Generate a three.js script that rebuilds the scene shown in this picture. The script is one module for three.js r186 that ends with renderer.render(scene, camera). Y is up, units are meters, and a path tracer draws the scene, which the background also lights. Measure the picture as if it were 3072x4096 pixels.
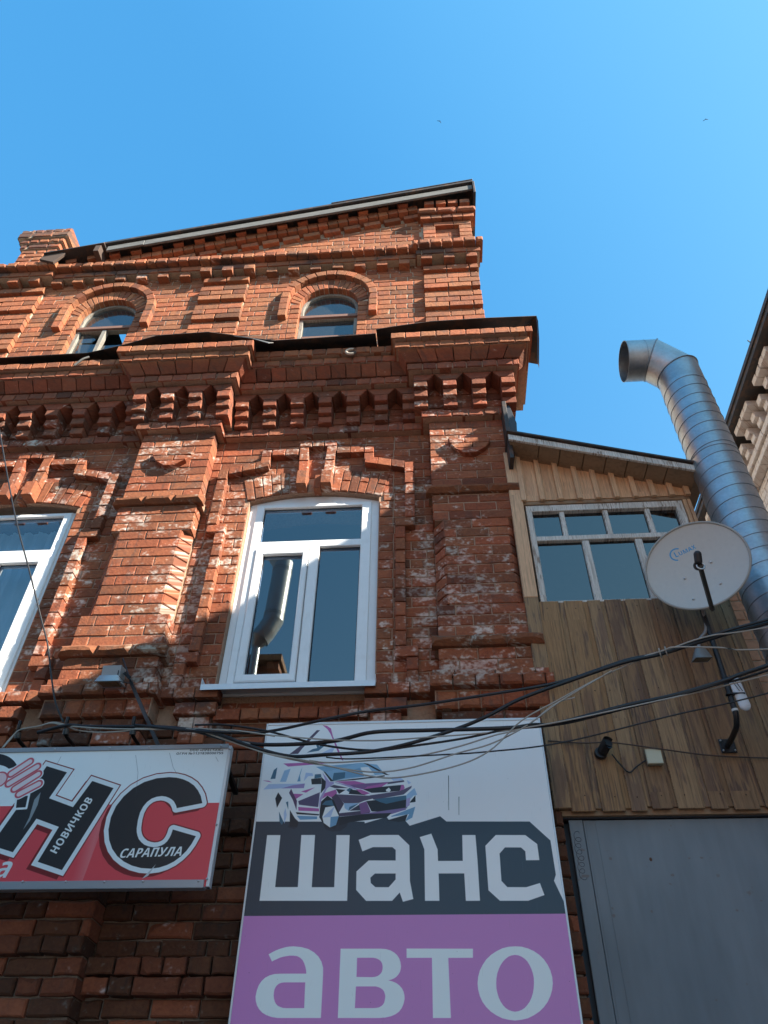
import * as THREE from 'three';
import { mergeGeometries } from 'three/addons/utils/BufferGeometryUtils.js';

// ---------------------------------------------------------------- camera
const scene = new THREE.Scene();
const camera = new THREE.PerspectiveCamera(2 * Math.atan(2048 / 3050) * 180 / Math.PI, 768 / 1024, 0.05, 400);
{
  const pitch = 0.76359, yaw = 0.07854, roll = 0.01695;
  const h = new THREE.Vector3(-Math.sin(yaw), 0, -Math.cos(yaw)), up = new THREE.Vector3(0, 1, 0);
  const r = new THREE.Vector3().crossVectors(h, up);
  const fw = h.clone().multiplyScalar(Math.cos(pitch)).addScaledVector(up, Math.sin(pitch));
  const u = new THREE.Vector3().crossVectors(r, fw);
  const U = u.clone().multiplyScalar(Math.cos(roll)).addScaledVector(r, -Math.sin(roll));
  camera.position.set(0, 1.6, 4.6);
  camera.up.copy(U);
  camera.lookAt(camera.position.clone().add(fw));
  camera.updateMatrixWorld(true); camera.updateProjectionMatrix();
}
// ---------------------------------------------------------------- sky, sun, exposure
const SUN = new THREE.Vector3(2.2, 1.75, 1.0).normalize();
const EXPOSURE = 3.25;
{
  const W = 512, H = 256, d = new Float32Array(W * H * 4), v = new THREE.Vector3();
  for (let j = 0; j < H; j++) for (let i = 0; i < W; i++) {
    const ph = ((i + .5) / W - .5) * 2 * Math.PI, th = ((j + .5) / H - .5) * Math.PI;
    v.set(Math.cos(ph) * Math.cos(th), Math.sin(th), Math.sin(ph) * Math.cos(th));
    const cg = v.dot(SUN), el = Math.max(0, v.y), k = (j * W + i) * 4;
    const g = Math.acos(Math.max(-1, Math.min(1, cg)));
    const near = Math.exp(-g * 3.0), hz = Math.pow(1 - el, 2.2) * (.5 + .85 * Math.max(0, cg)), q = Math.max(0, cg - .3);
    let r = .0235 + .09 * Math.pow(q, 1.5) + .27 * hz + .17 * near;
    let gg = .122 + .17 * Math.pow(q, 1.3) + .35 * hz + .16 * near;
    let b = .262 + .13 * q + .33 * hz + .15 * near;
    if (v.y < 0) { r = .16; gg = .15; b = .14; }
    d[k] = r; d[k + 1] = gg; d[k + 2] = b; d[k + 3] = 1;
  }
  const t = new THREE.DataTexture(d, W, H, THREE.RGBAFormat, THREE.FloatType);
  t.mapping = THREE.EquirectangularReflectionMapping; t.magFilter = THREE.LinearFilter; t.minFilter = THREE.LinearFilter;
  t.colorSpace = THREE.LinearSRGBColorSpace; t.needsUpdate = true;
  scene.background = t; scene.environment = t;
}
const sun = new THREE.DirectionalLight(new THREE.Color().setRGB(1, .92, .79), 5);
sun.position.copy(SUN).multiplyScalar(45).add(new THREE.Vector3(-1, 6, 0));
sun.target.position.set(-1, 6, 0); sun.castShadow = true; sun.shadow.mapSize.set(4096, 4096);
Object.assign(sun.shadow.camera, { left: -16, right: 16, top: 16, bottom: -16, near: 1, far: 110 });
scene.add(sun, sun.target);

// ---------------------------------------------------------------- helpers
let seed = 20240611;
const rnd = () => { seed = (seed * 1664525 + 1013904223) >>> 0; return seed / 4294967296; };
const rr = (a, b) => a + (b - a) * rnd();
const V3 = (x, y, z) => new THREE.Vector3(x, y, z);
const lin = (r, g, b) => new THREE.Color().setRGB(r, g, b);
function h2(x, y, s = 0) { let n = Math.imul(x | 0, 374761393) + Math.imul(y | 0, 668265263) + Math.imul(s, 1274126177); n = Math.imul(n ^ (n >>> 13), 1274126177); return ((n ^ (n >>> 16)) >>> 0) / 4294967296; }
function vn(x, y, s = 0) {
  const xi = Math.floor(x), yi = Math.floor(y); let fx = x - xi, fy = y - yi; fx = fx * fx * (3 - 2 * fx); fy = fy * fy * (3 - 2 * fy);
  const a = h2(xi, yi, s), b = h2(xi + 1, yi, s), c = h2(xi, yi + 1, s), d = h2(xi + 1, yi + 1, s);
  return a + (b - a) * fx + (c - a) * fy + (a - b - c + d) * fx * fy;
}
function fbm(x, y, o = 4, s = 0) { let v = 0, a = .5, t = 0; for (let i = 0; i < o; i++) { v += a * vn(x, y, s + i); t += a; x *= 2.03; y *= 2.03; a *= .55; } return v / t; }
const ss = (a, b, x) => { const t = Math.max(0, Math.min(1, (x - a) / (b - a))); return t * t * (3 - 2 * t); };
const mixc = (a, b, t) => [a[0] + (b[0] - a[0]) * t, a[1] + (b[1] - a[1]) * t, a[2] + (b[2] - a[2]) * t];
const enc = v => { v = Math.max(0, Math.min(1, v)); return Math.round(255 * (v <= .0031308 ? v * 12.92 : 1.055 * Math.pow(v, 1 / 2.4) - .055)); };
function dataTex(W, H, fn, srgb = true) {            // fn(u, v) gives linear rgb, u and v from the lower left
  const d = new Uint8Array(W * H * 4);
  for (let j = 0; j < H; j++) for (let i = 0; i < W; i++) {
    const c = fn((i + .5) / W, (j + .5) / H), k = (j * W + i) * 4;
    if (srgb) { d[k] = enc(c[0]); d[k + 1] = enc(c[1]); d[k + 2] = enc(c[2]); } else { d[k] = d[k + 1] = d[k + 2] = Math.max(0, Math.min(255, c * 255)); }
    d[k + 3] = 255;
  }
  const t = new THREE.DataTexture(d, W, H); t.magFilter = THREE.LinearFilter; t.minFilter = THREE.LinearMipmapLinearFilter; t.generateMipmaps = true;
  t.wrapS = t.wrapT = THREE.RepeatWrapping; if (srgb) t.colorSpace = THREE.SRGBColorSpace; t.needsUpdate = true; return t;
}
const rep = (t, x, y) => { const c = t.clone(); c.repeat.set(x, y); c.needsUpdate = true; return c; };
const used = {};
const numbered = n => { used[n] = (used[n] || 0) + 1; return used[n] === 1 ? n : n + '_' + String(used[n] - 1).padStart(3, '0'); };
function mesh(name, geo, mat, parent) { const m = new THREE.Mesh(geo, mat); m.name = parent === scene ? numbered(name) : name; parent.add(m); return m; }
function thing(name, label, category, pos = [0, 0, 0], group) {
  const o = new THREE.Group(); o.name = numbered(name); o.position.set(...pos); o.userData = { label, category }; if (group) o.userData.group = group; scene.add(o); return o;
}
function part(name, parent) { const g = new THREE.Group(); g.name = name; parent.add(g); return g; }
function rawGeo(pos, uv, idx, col) {
  const g = new THREE.BufferGeometry(); g.setAttribute('position', new THREE.Float32BufferAttribute(pos, 3)); g.setAttribute('uv', new THREE.Float32BufferAttribute(uv, 2));
  if (col) g.setAttribute('color', new THREE.Float32BufferAttribute(col, 3)); g.setIndex(idx); return g;
}
// box with metre uv: planar per face
function box(x0, x1, y0, y1, z0, z1) {
  const P = [], U = [], I = [];
  const face = (a, b, c, d, f) => { const n = P.length / 3; for (const p of [a, b, c, d]) { P.push(...p); U.push(...f(p)); } I.push(n, n + 1, n + 2, n, n + 2, n + 3); };
  const xy = p => [p[0], p[1]], zy = p => [p[2], p[1]], xz = p => [p[0], p[2]];
  face([x0, y0, z1], [x1, y0, z1], [x1, y1, z1], [x0, y1, z1], xy); face([x1, y0, z0], [x0, y0, z0], [x0, y1, z0], [x1, y1, z0], xy);
  face([x1, y0, z1], [x1, y0, z0], [x1, y1, z0], [x1, y1, z1], zy); face([x0, y0, z0], [x0, y0, z1], [x0, y1, z1], [x0, y1, z0], zy);
  face([x0, y1, z1], [x1, y1, z1], [x1, y1, z0], [x0, y1, z0], xz); face([x0, y0, z0], [x1, y0, z0], [x1, y0, z1], [x0, y0, z1], xz);
  const g = rawGeo(P, U, I); g.computeVertexNormals(); return g;
}
// box with bevelled long edges, for boards and frames
function bar(x0, x1, y0, y1, z0, z1, c = .004) {
  const s = new THREE.Shape(); s.moveTo(x0 + c, y0 + c); s.lineTo(x1 - c, y0 + c); s.lineTo(x1 - c, y1 - c); s.lineTo(x0 + c, y1 - c); s.closePath();
  const g = new THREE.ExtrudeGeometry(s, { depth: Math.max(.0005, z1 - z0 - 2 * c), bevelEnabled: true, bevelThickness: c, bevelSize: c, bevelSegments: 1 }); g.translate(0, 0, z0 + c); return g;
}
function extr(shape, z0, z1, c = .003, seg = 20) { const g = new THREE.ExtrudeGeometry(shape, { depth: Math.max(.0005, z1 - z0 - 2 * c), bevelEnabled: c > 0, bevelThickness: c, bevelSize: c, bevelOffset: -c, bevelSegments: 1, curveSegments: seg }); g.translate(0, 0, z0 + c); return g; }
const rectPath = (x0, x1, y0, y1, P = THREE.Path) => { const p = new P(); p.moveTo(x0, y0); p.lineTo(x1, y0); p.lineTo(x1, y1); p.lineTo(x0, y1); p.closePath(); return p; };
const poly = (pts, P = THREE.Shape) => { const s = new P(); pts.forEach((p, i) => i ? s.lineTo(p[0], p[1]) : s.moveTo(p[0], p[1])); s.closePath(); return s; };
function tube(pts, r, seg = 60, rad = 7, tension = .5) { return new THREE.TubeGeometry(new THREE.CatmullRomCurve3(pts.map(p => V3(...p)), false, 'catmullrom', tension), seg, r, rad, false); }
// round pipe along straight runs with mitred joints
function mitred(pts, r, n = 40, uvs = 1) {
  const p = pts.map(a => V3(...a)), P = [], U = [], I = [], N = []; let L = 0;
  const rings = [];
  for (let s = 0; s < p.length - 1; s++) {
    const d = p[s + 1].clone().sub(p[s]).normalize(); const ref = Math.abs(d.y) > .9 ? V3(1, 0, 0) : V3(0, 1, 0);
    const a = V3().crossVectors(d, ref).normalize(), b = V3().crossVectors(d, a); const len = p[s + 1].distanceTo(p[s]);
    for (const [q, o, l] of [[p[s], s > 0 ? p[s].clone().sub(p[s - 1]).normalize() : d, L], [p[s + 1], s < p.length - 2 ? p[s + 2].clone().sub(p[s + 1]).normalize() : d, L + len]]) {
      const m = d.clone().add(o).normalize(), ring = P.length / 3;
      for (let k = 0; k <= n; k++) {
        const t = k / n * 2 * Math.PI, e = a.clone().multiplyScalar(Math.cos(t)).addScaledVector(b, Math.sin(t));
        const x = q.clone().addScaledVector(e, r); const h = -x.clone().sub(q).dot(m) / d.dot(m); x.addScaledVector(d, h);
        P.push(x.x, x.y, x.z); N.push(e.x, e.y, e.z); U.push(k / n * 2 * Math.PI * r, l + h);
      }
      rings.push(ring);
    }
    const [r0, r1] = rings.slice(-2);
    for (let k = 0; k < n; k++) I.push(r0 + k, r0 + k + 1, r1 + k + 1, r0 + k, r1 + k + 1, r1 + k);
    L += len;
  }
  const g = rawGeo(P, U, I); g.setAttribute('normal', new THREE.Float32BufferAttribute(N, 3)); return g;
}
function sheet(front, back, t = .006) {     // thin bent sheet between two rows of points
  const P = [], U = [], I = [], n = front.length;
  for (const dy of [0, t]) for (const row of [front, back]) for (const p of row) { P.push(p[0], p[1] + dy, p[2]); U.push(p[0], p[2]); }
  const f = 0, b = n, F = 2 * n, B = 3 * n;
  for (let i = 0; i < n - 1; i++) I.push(f + i, b + i, b + i + 1, f + i, b + i + 1, f + i + 1, F + i, F + i + 1, B + i + 1, F + i, B + i + 1, B + i, f + i, f + i + 1, F + i + 1, f + i, F + i + 1, F + i, b + i, B + i, B + i + 1, b + i, B + i + 1, b + i + 1);
  for (const i of [0, n - 1]) I.push(f + i, F + i, B + i, f + i, B + i, b + i);
  return rawGeo(P, U, I);
}

// ---------------------------------------------------------------- materials
const once = t => { t.repeat.set(.29, .29); t.offset.set(-.2, 0); return t; };
const std = (color, roughness, o = {}) => new THREE.MeshStandardMaterial({ color, roughness, metalness: 0, ...o });
const noiseTile = dataTex(512, 512, (u, v) => { const p = 16; const f = (x, y, o, s) => fbm(x, y, o, s); const a = f(u * p, v * p, 5, 3), b = f((u - 1) * p, v * p, 5, 3), c = f(u * p, (v - 1) * p, 5, 3); const e = a * .5 + .5 * (a * (1 - u) * 1 + b * u) * .6 + .4 * .5 * (a * (1 - v) + c * v); return Math.max(0, Math.min(1, (e - .3) * 1.6)); }, false);
// facade: where on the wall (metres) the clay, the old whitewash and the soot are
const FX0 = -8.0, FW = 9.6, FY0 = 1.6, FH = 10.6;
const washSpots = [ // x, y, rx, ry, strength
  [.42, 5.05, .38, .75, .62], [.36, 6.72, .36, .3, .6], [-.03, 5.2, .12, 1.0, .75], [-.32, 5.2, .1, 1.0, .4], [-.2, 6.2, .25, .3, .6], [-.97, 6.75, .5, .22, .65], [-1.3, 6.4, .3, .2, .6], [-.75, 6.42, .3, .2, .55],
  [-1.62, 5.9, .14, .6, .62], [-1.85, 5.2, .12, .9, .8], [-2.3, 6.75, .36, .25, .62], [-2.4, 6.45, .3, .15, .5], [-2.35, 5.95, .36, .12, .62], [-2.0, 5.3, .2, .6, .5], [-2.35, 5.3, .3, .6, .22], [-2.85, 5.4, .18, 1.1, .62], [-2.75, 6.4, .2, .4, .7], [-3.6, 6.75, .5, .25, .55], [-3.2, 6.4, .3, .2, .5],
  [.42, 4.48, .36, .12, .75], [-2.3, 4.45, .36, .12, .45], [-.2, 4.55, .2, .2, .6], [-1.7, 4.45, .2, .2, .6], [-1.62, 4.12, .16, .12, .9], [-.33, 4.12, .16, .12, .8], [-2.3, 4.0, .4, .12, .6], [.4, 4.1, .35, .14, .55], [-1.5, 2.7, .5, .2, .35],
  [-.9, 7.2, 1.2, .2, .40], [-3.6, 7.2, 1.0, .2, .42], [-2.3, 7.25, .5, .2, .42],
  [-2.3, 7.5, .45, .06, .5], [.3, 7.25, .4, .25, .45], [-.9, 7.0, .8, .1, .38], [-3.6, 7.05, .8, .1, .5], [-3.4, 10.1, 1.2, .05, .5], [-1.2, 10.05, 1.2, .05, .45],
];
const brickMap = dataTex(2048, 2048, (u, v) => {
  const x = FX0 + u * FW, y = FY0 + v * FH;
  const tower = ss(7.86, 7.94, y), low = 1 - ss(4.02, 4.12, y), corn = ss(6.95, 7.02, y) * (1 - tower);
  const n1 = fbm(x * 6, y * 9, 3, 11), n2 = fbm(x * 55, y * 75, 3, 21), n3 = vn(x * 190, y * 190, 31);
  let c = mixc([.265, .077, .032], [.298, .098, .041], tower);
  c = mixc(c, [.250, .074, .037], corn * .8);
  const k = (.74 + .52 * n2) * (.86 + .28 * n1) * (n3 > .9 ? .72 : 1);
  c = [c[0] * k, c[1] * k * (.94 + .12 * n2), c[2] * k];
  c = mixc(c, [.16, .075, .05], ss(.60, .74, fbm(x * 9, y * 15, 4, 71)) * .45 * (1 - low));
  // thin dark runs down the face
  c = mixc(c, [.10, .052, .038], ss(.60, .74, .6 * fbm(x * 21, y * 1.7, 3, 81) + .4 * fbm(x * 70, y * 22, 3, 86)) * .5);
  // whitewash left in flakes
  let w = .10 * (1 - tower) * (1 - corn * .6) * (1 - low * .6) + .03;
  for (const s of washSpots) { const a = (x - s[0]) / s[2], b = (y - s[1]) / s[3], q = a * a + b * b; if (q < 4) w = Math.max(w, s[4] * 1.15 * Math.exp(-q * .5)); }
  const fl = .46 * fbm(x * 8.5, y * 17, 4, 41) + .32 * fbm(x * 38, y * 44, 3, 51) + .22 * n2;
  const m = ss(.70 - .34 * w, .86 - .30 * w, fl);
  c = mixc(c, mixc([.48, .33, .26], [.66, .57, .50], fl), m * (.45 + .5 * n2));
  // soot crust on the top bands and on the lower storey
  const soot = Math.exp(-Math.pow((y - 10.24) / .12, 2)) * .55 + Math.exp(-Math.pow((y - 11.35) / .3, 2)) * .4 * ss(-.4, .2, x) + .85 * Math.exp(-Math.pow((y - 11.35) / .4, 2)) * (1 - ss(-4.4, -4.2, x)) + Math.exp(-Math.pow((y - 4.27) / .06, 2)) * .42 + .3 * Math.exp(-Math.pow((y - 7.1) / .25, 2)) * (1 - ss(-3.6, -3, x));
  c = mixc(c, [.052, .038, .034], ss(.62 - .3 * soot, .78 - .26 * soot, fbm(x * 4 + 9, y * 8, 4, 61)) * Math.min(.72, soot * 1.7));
  return c;
});
const bumpTile = dataTex(512, 512, (u, v) => { const a = fbm(u * 24, v * 24, 4, 5), b = fbm((u - 1) * 24, v * 24, 4, 5), c = fbm(u * 24, (v - 1) * 24, 4, 5), d = fbm((u - 1) * 24, (v - 1) * 24, 4, 5); return (a * (1 - u) + b * u) * (1 - v) + (c * (1 - u) + d * u) * v; }, false);
const brickMat = std(lin(1, 1, 1), .92, { map: brickMap, bumpMap: rep(bumpTile, 26, 28), bumpScale: .004, vertexColors: true, flatShading: true });
const mortarGrain = dataTex(512, 512, (u, v) => { const a = fbm(u * 40, v * 40, 4, 8), b = fbm((u - 1) * 40, v * 40, 4, 8); const e = a * (1 - u) + b * u; const k = .62 + .66 * e; return [k, k, k]; });
const mortarTower = std(lin(.44, .345, .25), .96, { map: rep(mortarGrain, 2, 2), bumpMap: rep(bumpTile, 3, 3), bumpScale: .008 });
const mortarMain = std(lin(.37, .225, .15), .96, { map: rep(mortarGrain, 2, 2), bumpMap: rep(bumpTile, 3, 3), bumpScale: .008 });
const mortarLow = std(lin(.26, .19, .145), .96, { map: rep(mortarGrain, 2, 2), bumpMap: rep(bumpTile, 3, 3), bumpScale: .01 });
const plaster = std(lin(.30, .28, .25), .95, { side: THREE.DoubleSide });
const pvcDust = dataTex(512, 512, (u, v) => { const n = fbm(u * 7, v * 18, 4, 500), f = ss(.62, .78, fbm(u * 40, v * 12, 3, 510)); const k = .93 + .07 * n; return mixc([k, k, k], [.7, .67, .62], f * .12); });
const pvc = std(lin(.82, .83, .84), .32, { map: rep(pvcDust, .9, .9) });
const pvcSheet = std(lin(.79, .80, .82), .42, { map: rep(pvcDust, .7, .7), bumpMap: rep(bumpTile, .35, .35), bumpScale: .004 });
const tinWhite = std(lin(.74, .76, .78), .38, { metalness: .1, map: rep(pvcDust, 1.4, 1.4) });
const glass = new THREE.MeshPhysicalMaterial({ color: lin(.52, .66, .84), roughness: .0, metalness: 0, transmission: 1, thickness: 0, ior: 2.35, side: THREE.DoubleSide });
const oldGlass = new THREE.MeshPhysicalMaterial({ color: lin(.36, .40, .42), roughness: .03, metalness: 0, transmission: .93, thickness: 0, ior: 2.0, side: THREE.DoubleSide });
const tinRust = std(lin(1, 1, 1), .62, { metalness: .25, side: THREE.DoubleSide, map: dataTex(512, 512, (u, v) => mixc([.050, .042, .040], [.105, .062, .042], ss(.45, .7, fbm(u * 14, v * 14, 5, 90)))) });
const tinGrey = std(lin(.16, .155, .15), .45, { metalness: .5, side: THREE.DoubleSide });
const brownBoard = std(lin(.075, .048, .036), .9);
const greyBoard = std(lin(1, 1, 1), .85, { map: dataTex(512, 256, (u, v) => { const g = fbm(u * 5, v * 60, 4, 95), f = fbm(u * 30, v * 130, 2, 96); const k = .05 + .10 * g + .06 * f; return [k, k * .98, k * .94]; }) });
// painted planks whose paint has weathered off along the grain
function woodTex(paint, bare, cover, s, under = bare, crack = .45) {
  return dataTex(1024, 1024, (u, v) => {
    const g = fbm(u * 260, v * 9, 4, s), pz = fbm(u * 190, v * 15, 4, s + 7), big = fbm(u * 9, v * 4, 3, s + 13), f = vn(u * 420, v * 50, s + 19);
    const on = ss(-.05, .06, pz * .62 + big * .38 - (1 - cover)); const k = .78 + .44 * g;
    const p = [paint[0] * k, paint[1] * k, paint[2] * k], q = [bare[0] * (.6 + .8 * g), bare[1] * (.6 + .8 * g), bare[2] * (.6 + .8 * g)];
    let c = mixc(q, p, on); c = mixc(c, under, ss(.52, .60, .55 * fbm(u * 60, v * 6, 4, s + 29) + .45 * fbm(u * 7, v * 3, 3, s + 37)) * .8); const cr = ss(.68, .74, fbm(u * 330, v * 5, 2, s + 43)), e = (.9 + .2 * f) * (1 - crack * cr); return [c[0] * e, c[1] * e, c[2] * e];
  });
}
const plankTex = woodTex([.300, .192, .102], [.175, .115, .078], .62, 101, [.180, .112, .074], .32);
const peachTex = woodTex([.64, .40, .235], [.50, .305, .185], .70, 131, [.55, .335, .20], .22);
const whiteTex = woodTex([.60, .58, .53], [.30, .24, .19], .62, 151, [.5, .48, .43], .3);
const plankMats = [0, 1, 2, 3, 4, 5].map(i => std(lin(...[[1, 1, 1], [.84, .82, .84], [1.0, .93, .84], [.93, .92, .95], [.78, .74, .74], [.97, .98, .98]][i]), .88, { map: (() => { const t = rep(plankTex, .5, .5); t.offset.set(i * .23, i * .31); return t; })(), bumpMap: rep(plankTex, .5, .5), bumpScale: .003 }));
const peachMats = [0, 1, 2].map(i => std(lin(...[[1, 1, 1], [.93, .9, .86], [1, .96, .9]][i]), .82, { map: (() => { const t = rep(peachTex, .5, .5); t.offset.set(i * .29, i * .37); return t; })() }));
const soffitMat = std(lin(.30, .195, .115), .88, { map: rep(mortarGrain, 1.3, 1.3) });
const whiteWood = std(lin(1, 1, 1), .8, { map: rep(whiteTex, .8, .8) });
const oldFrame = std(lin(.42, .40, .38), .85, { map: rep(whiteTex, 1.1, 1.1) });
const brownPaint = std(lin(.20, .105, .08), .8, { map: rep(mortarGrain, 3, 3) });
const zinc = new THREE.MeshStandardMaterial({ color: lin(1, 1, 1), metalness: 1, roughness: .52, side: THREE.DoubleSide, bumpMap: rep(bumpTile, .8, .8), bumpScale: .004, map: dataTex(512, 512, (u, v) => { const k = .33 + .14 * fbm(u * 9, v * 9, 3, 200) + .05 * vn(u * 80, v * 80, 210); return [k * .95, k, k * 1.04]; }), roughnessMap: dataTex(256, 256, (u, v) => .75 + .25 * fbm(u * 10, v * 10, 3, 220), false) });
const zincSeam = new THREE.MeshStandardMaterial({ color: lin(.30, .33, .36), metalness: 1, roughness: .55 });
const gateMat = std(lin(1, 1, 1), .55, { metalness: 0, map: once(dataTex(1024, 1024, (u, v) => {
  const a = .5 + .55 * (fbm(u * 6, v * 4, 4, 230) - .5), b = fbm(u * 90, v * 14, 3, 240), st = ss(.62, .8, fbm(u * 26, v * 4, 3, 245));
  let c = mixc([.130, .164, .190], [.195, .232, .258], ss(.3, .7, a)); const k = .9 + .2 * b; c = [c[0] * k, c[1] * k, c[2] * k]; c = mixc(c, [.16, .18, .19], st * .25); return mixc(c, [.14, .075, .045], ss(.80, .86, fbm(u * 60, v * 75, 3, 247)) * .5);
})), bumpMap: rep(bumpTile, .06, .06), bumpScale: .012 });
const gateDark = std(lin(.045, .048, .055), .6, { metalness: .3 });
const blackPl = std(lin(.012, .012, .014), .5);
const blackMetal = std(lin(.018, .018, .02), .42, { metalness: .3 });
const cableBlack = std(lin(.010, .010, .012), .46);
const cableGrey = std(lin(.36, .34, .30), .55);
const steel = new THREE.MeshStandardMaterial({ color: lin(.55, .56, .57), metalness: .9, roughness: .35 });
const alu = std(lin(.36, .39, .42), .42, { metalness: .55 });
const aluPale = std(lin(.62, .65, .67), .42, { metalness: .25 });

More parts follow.
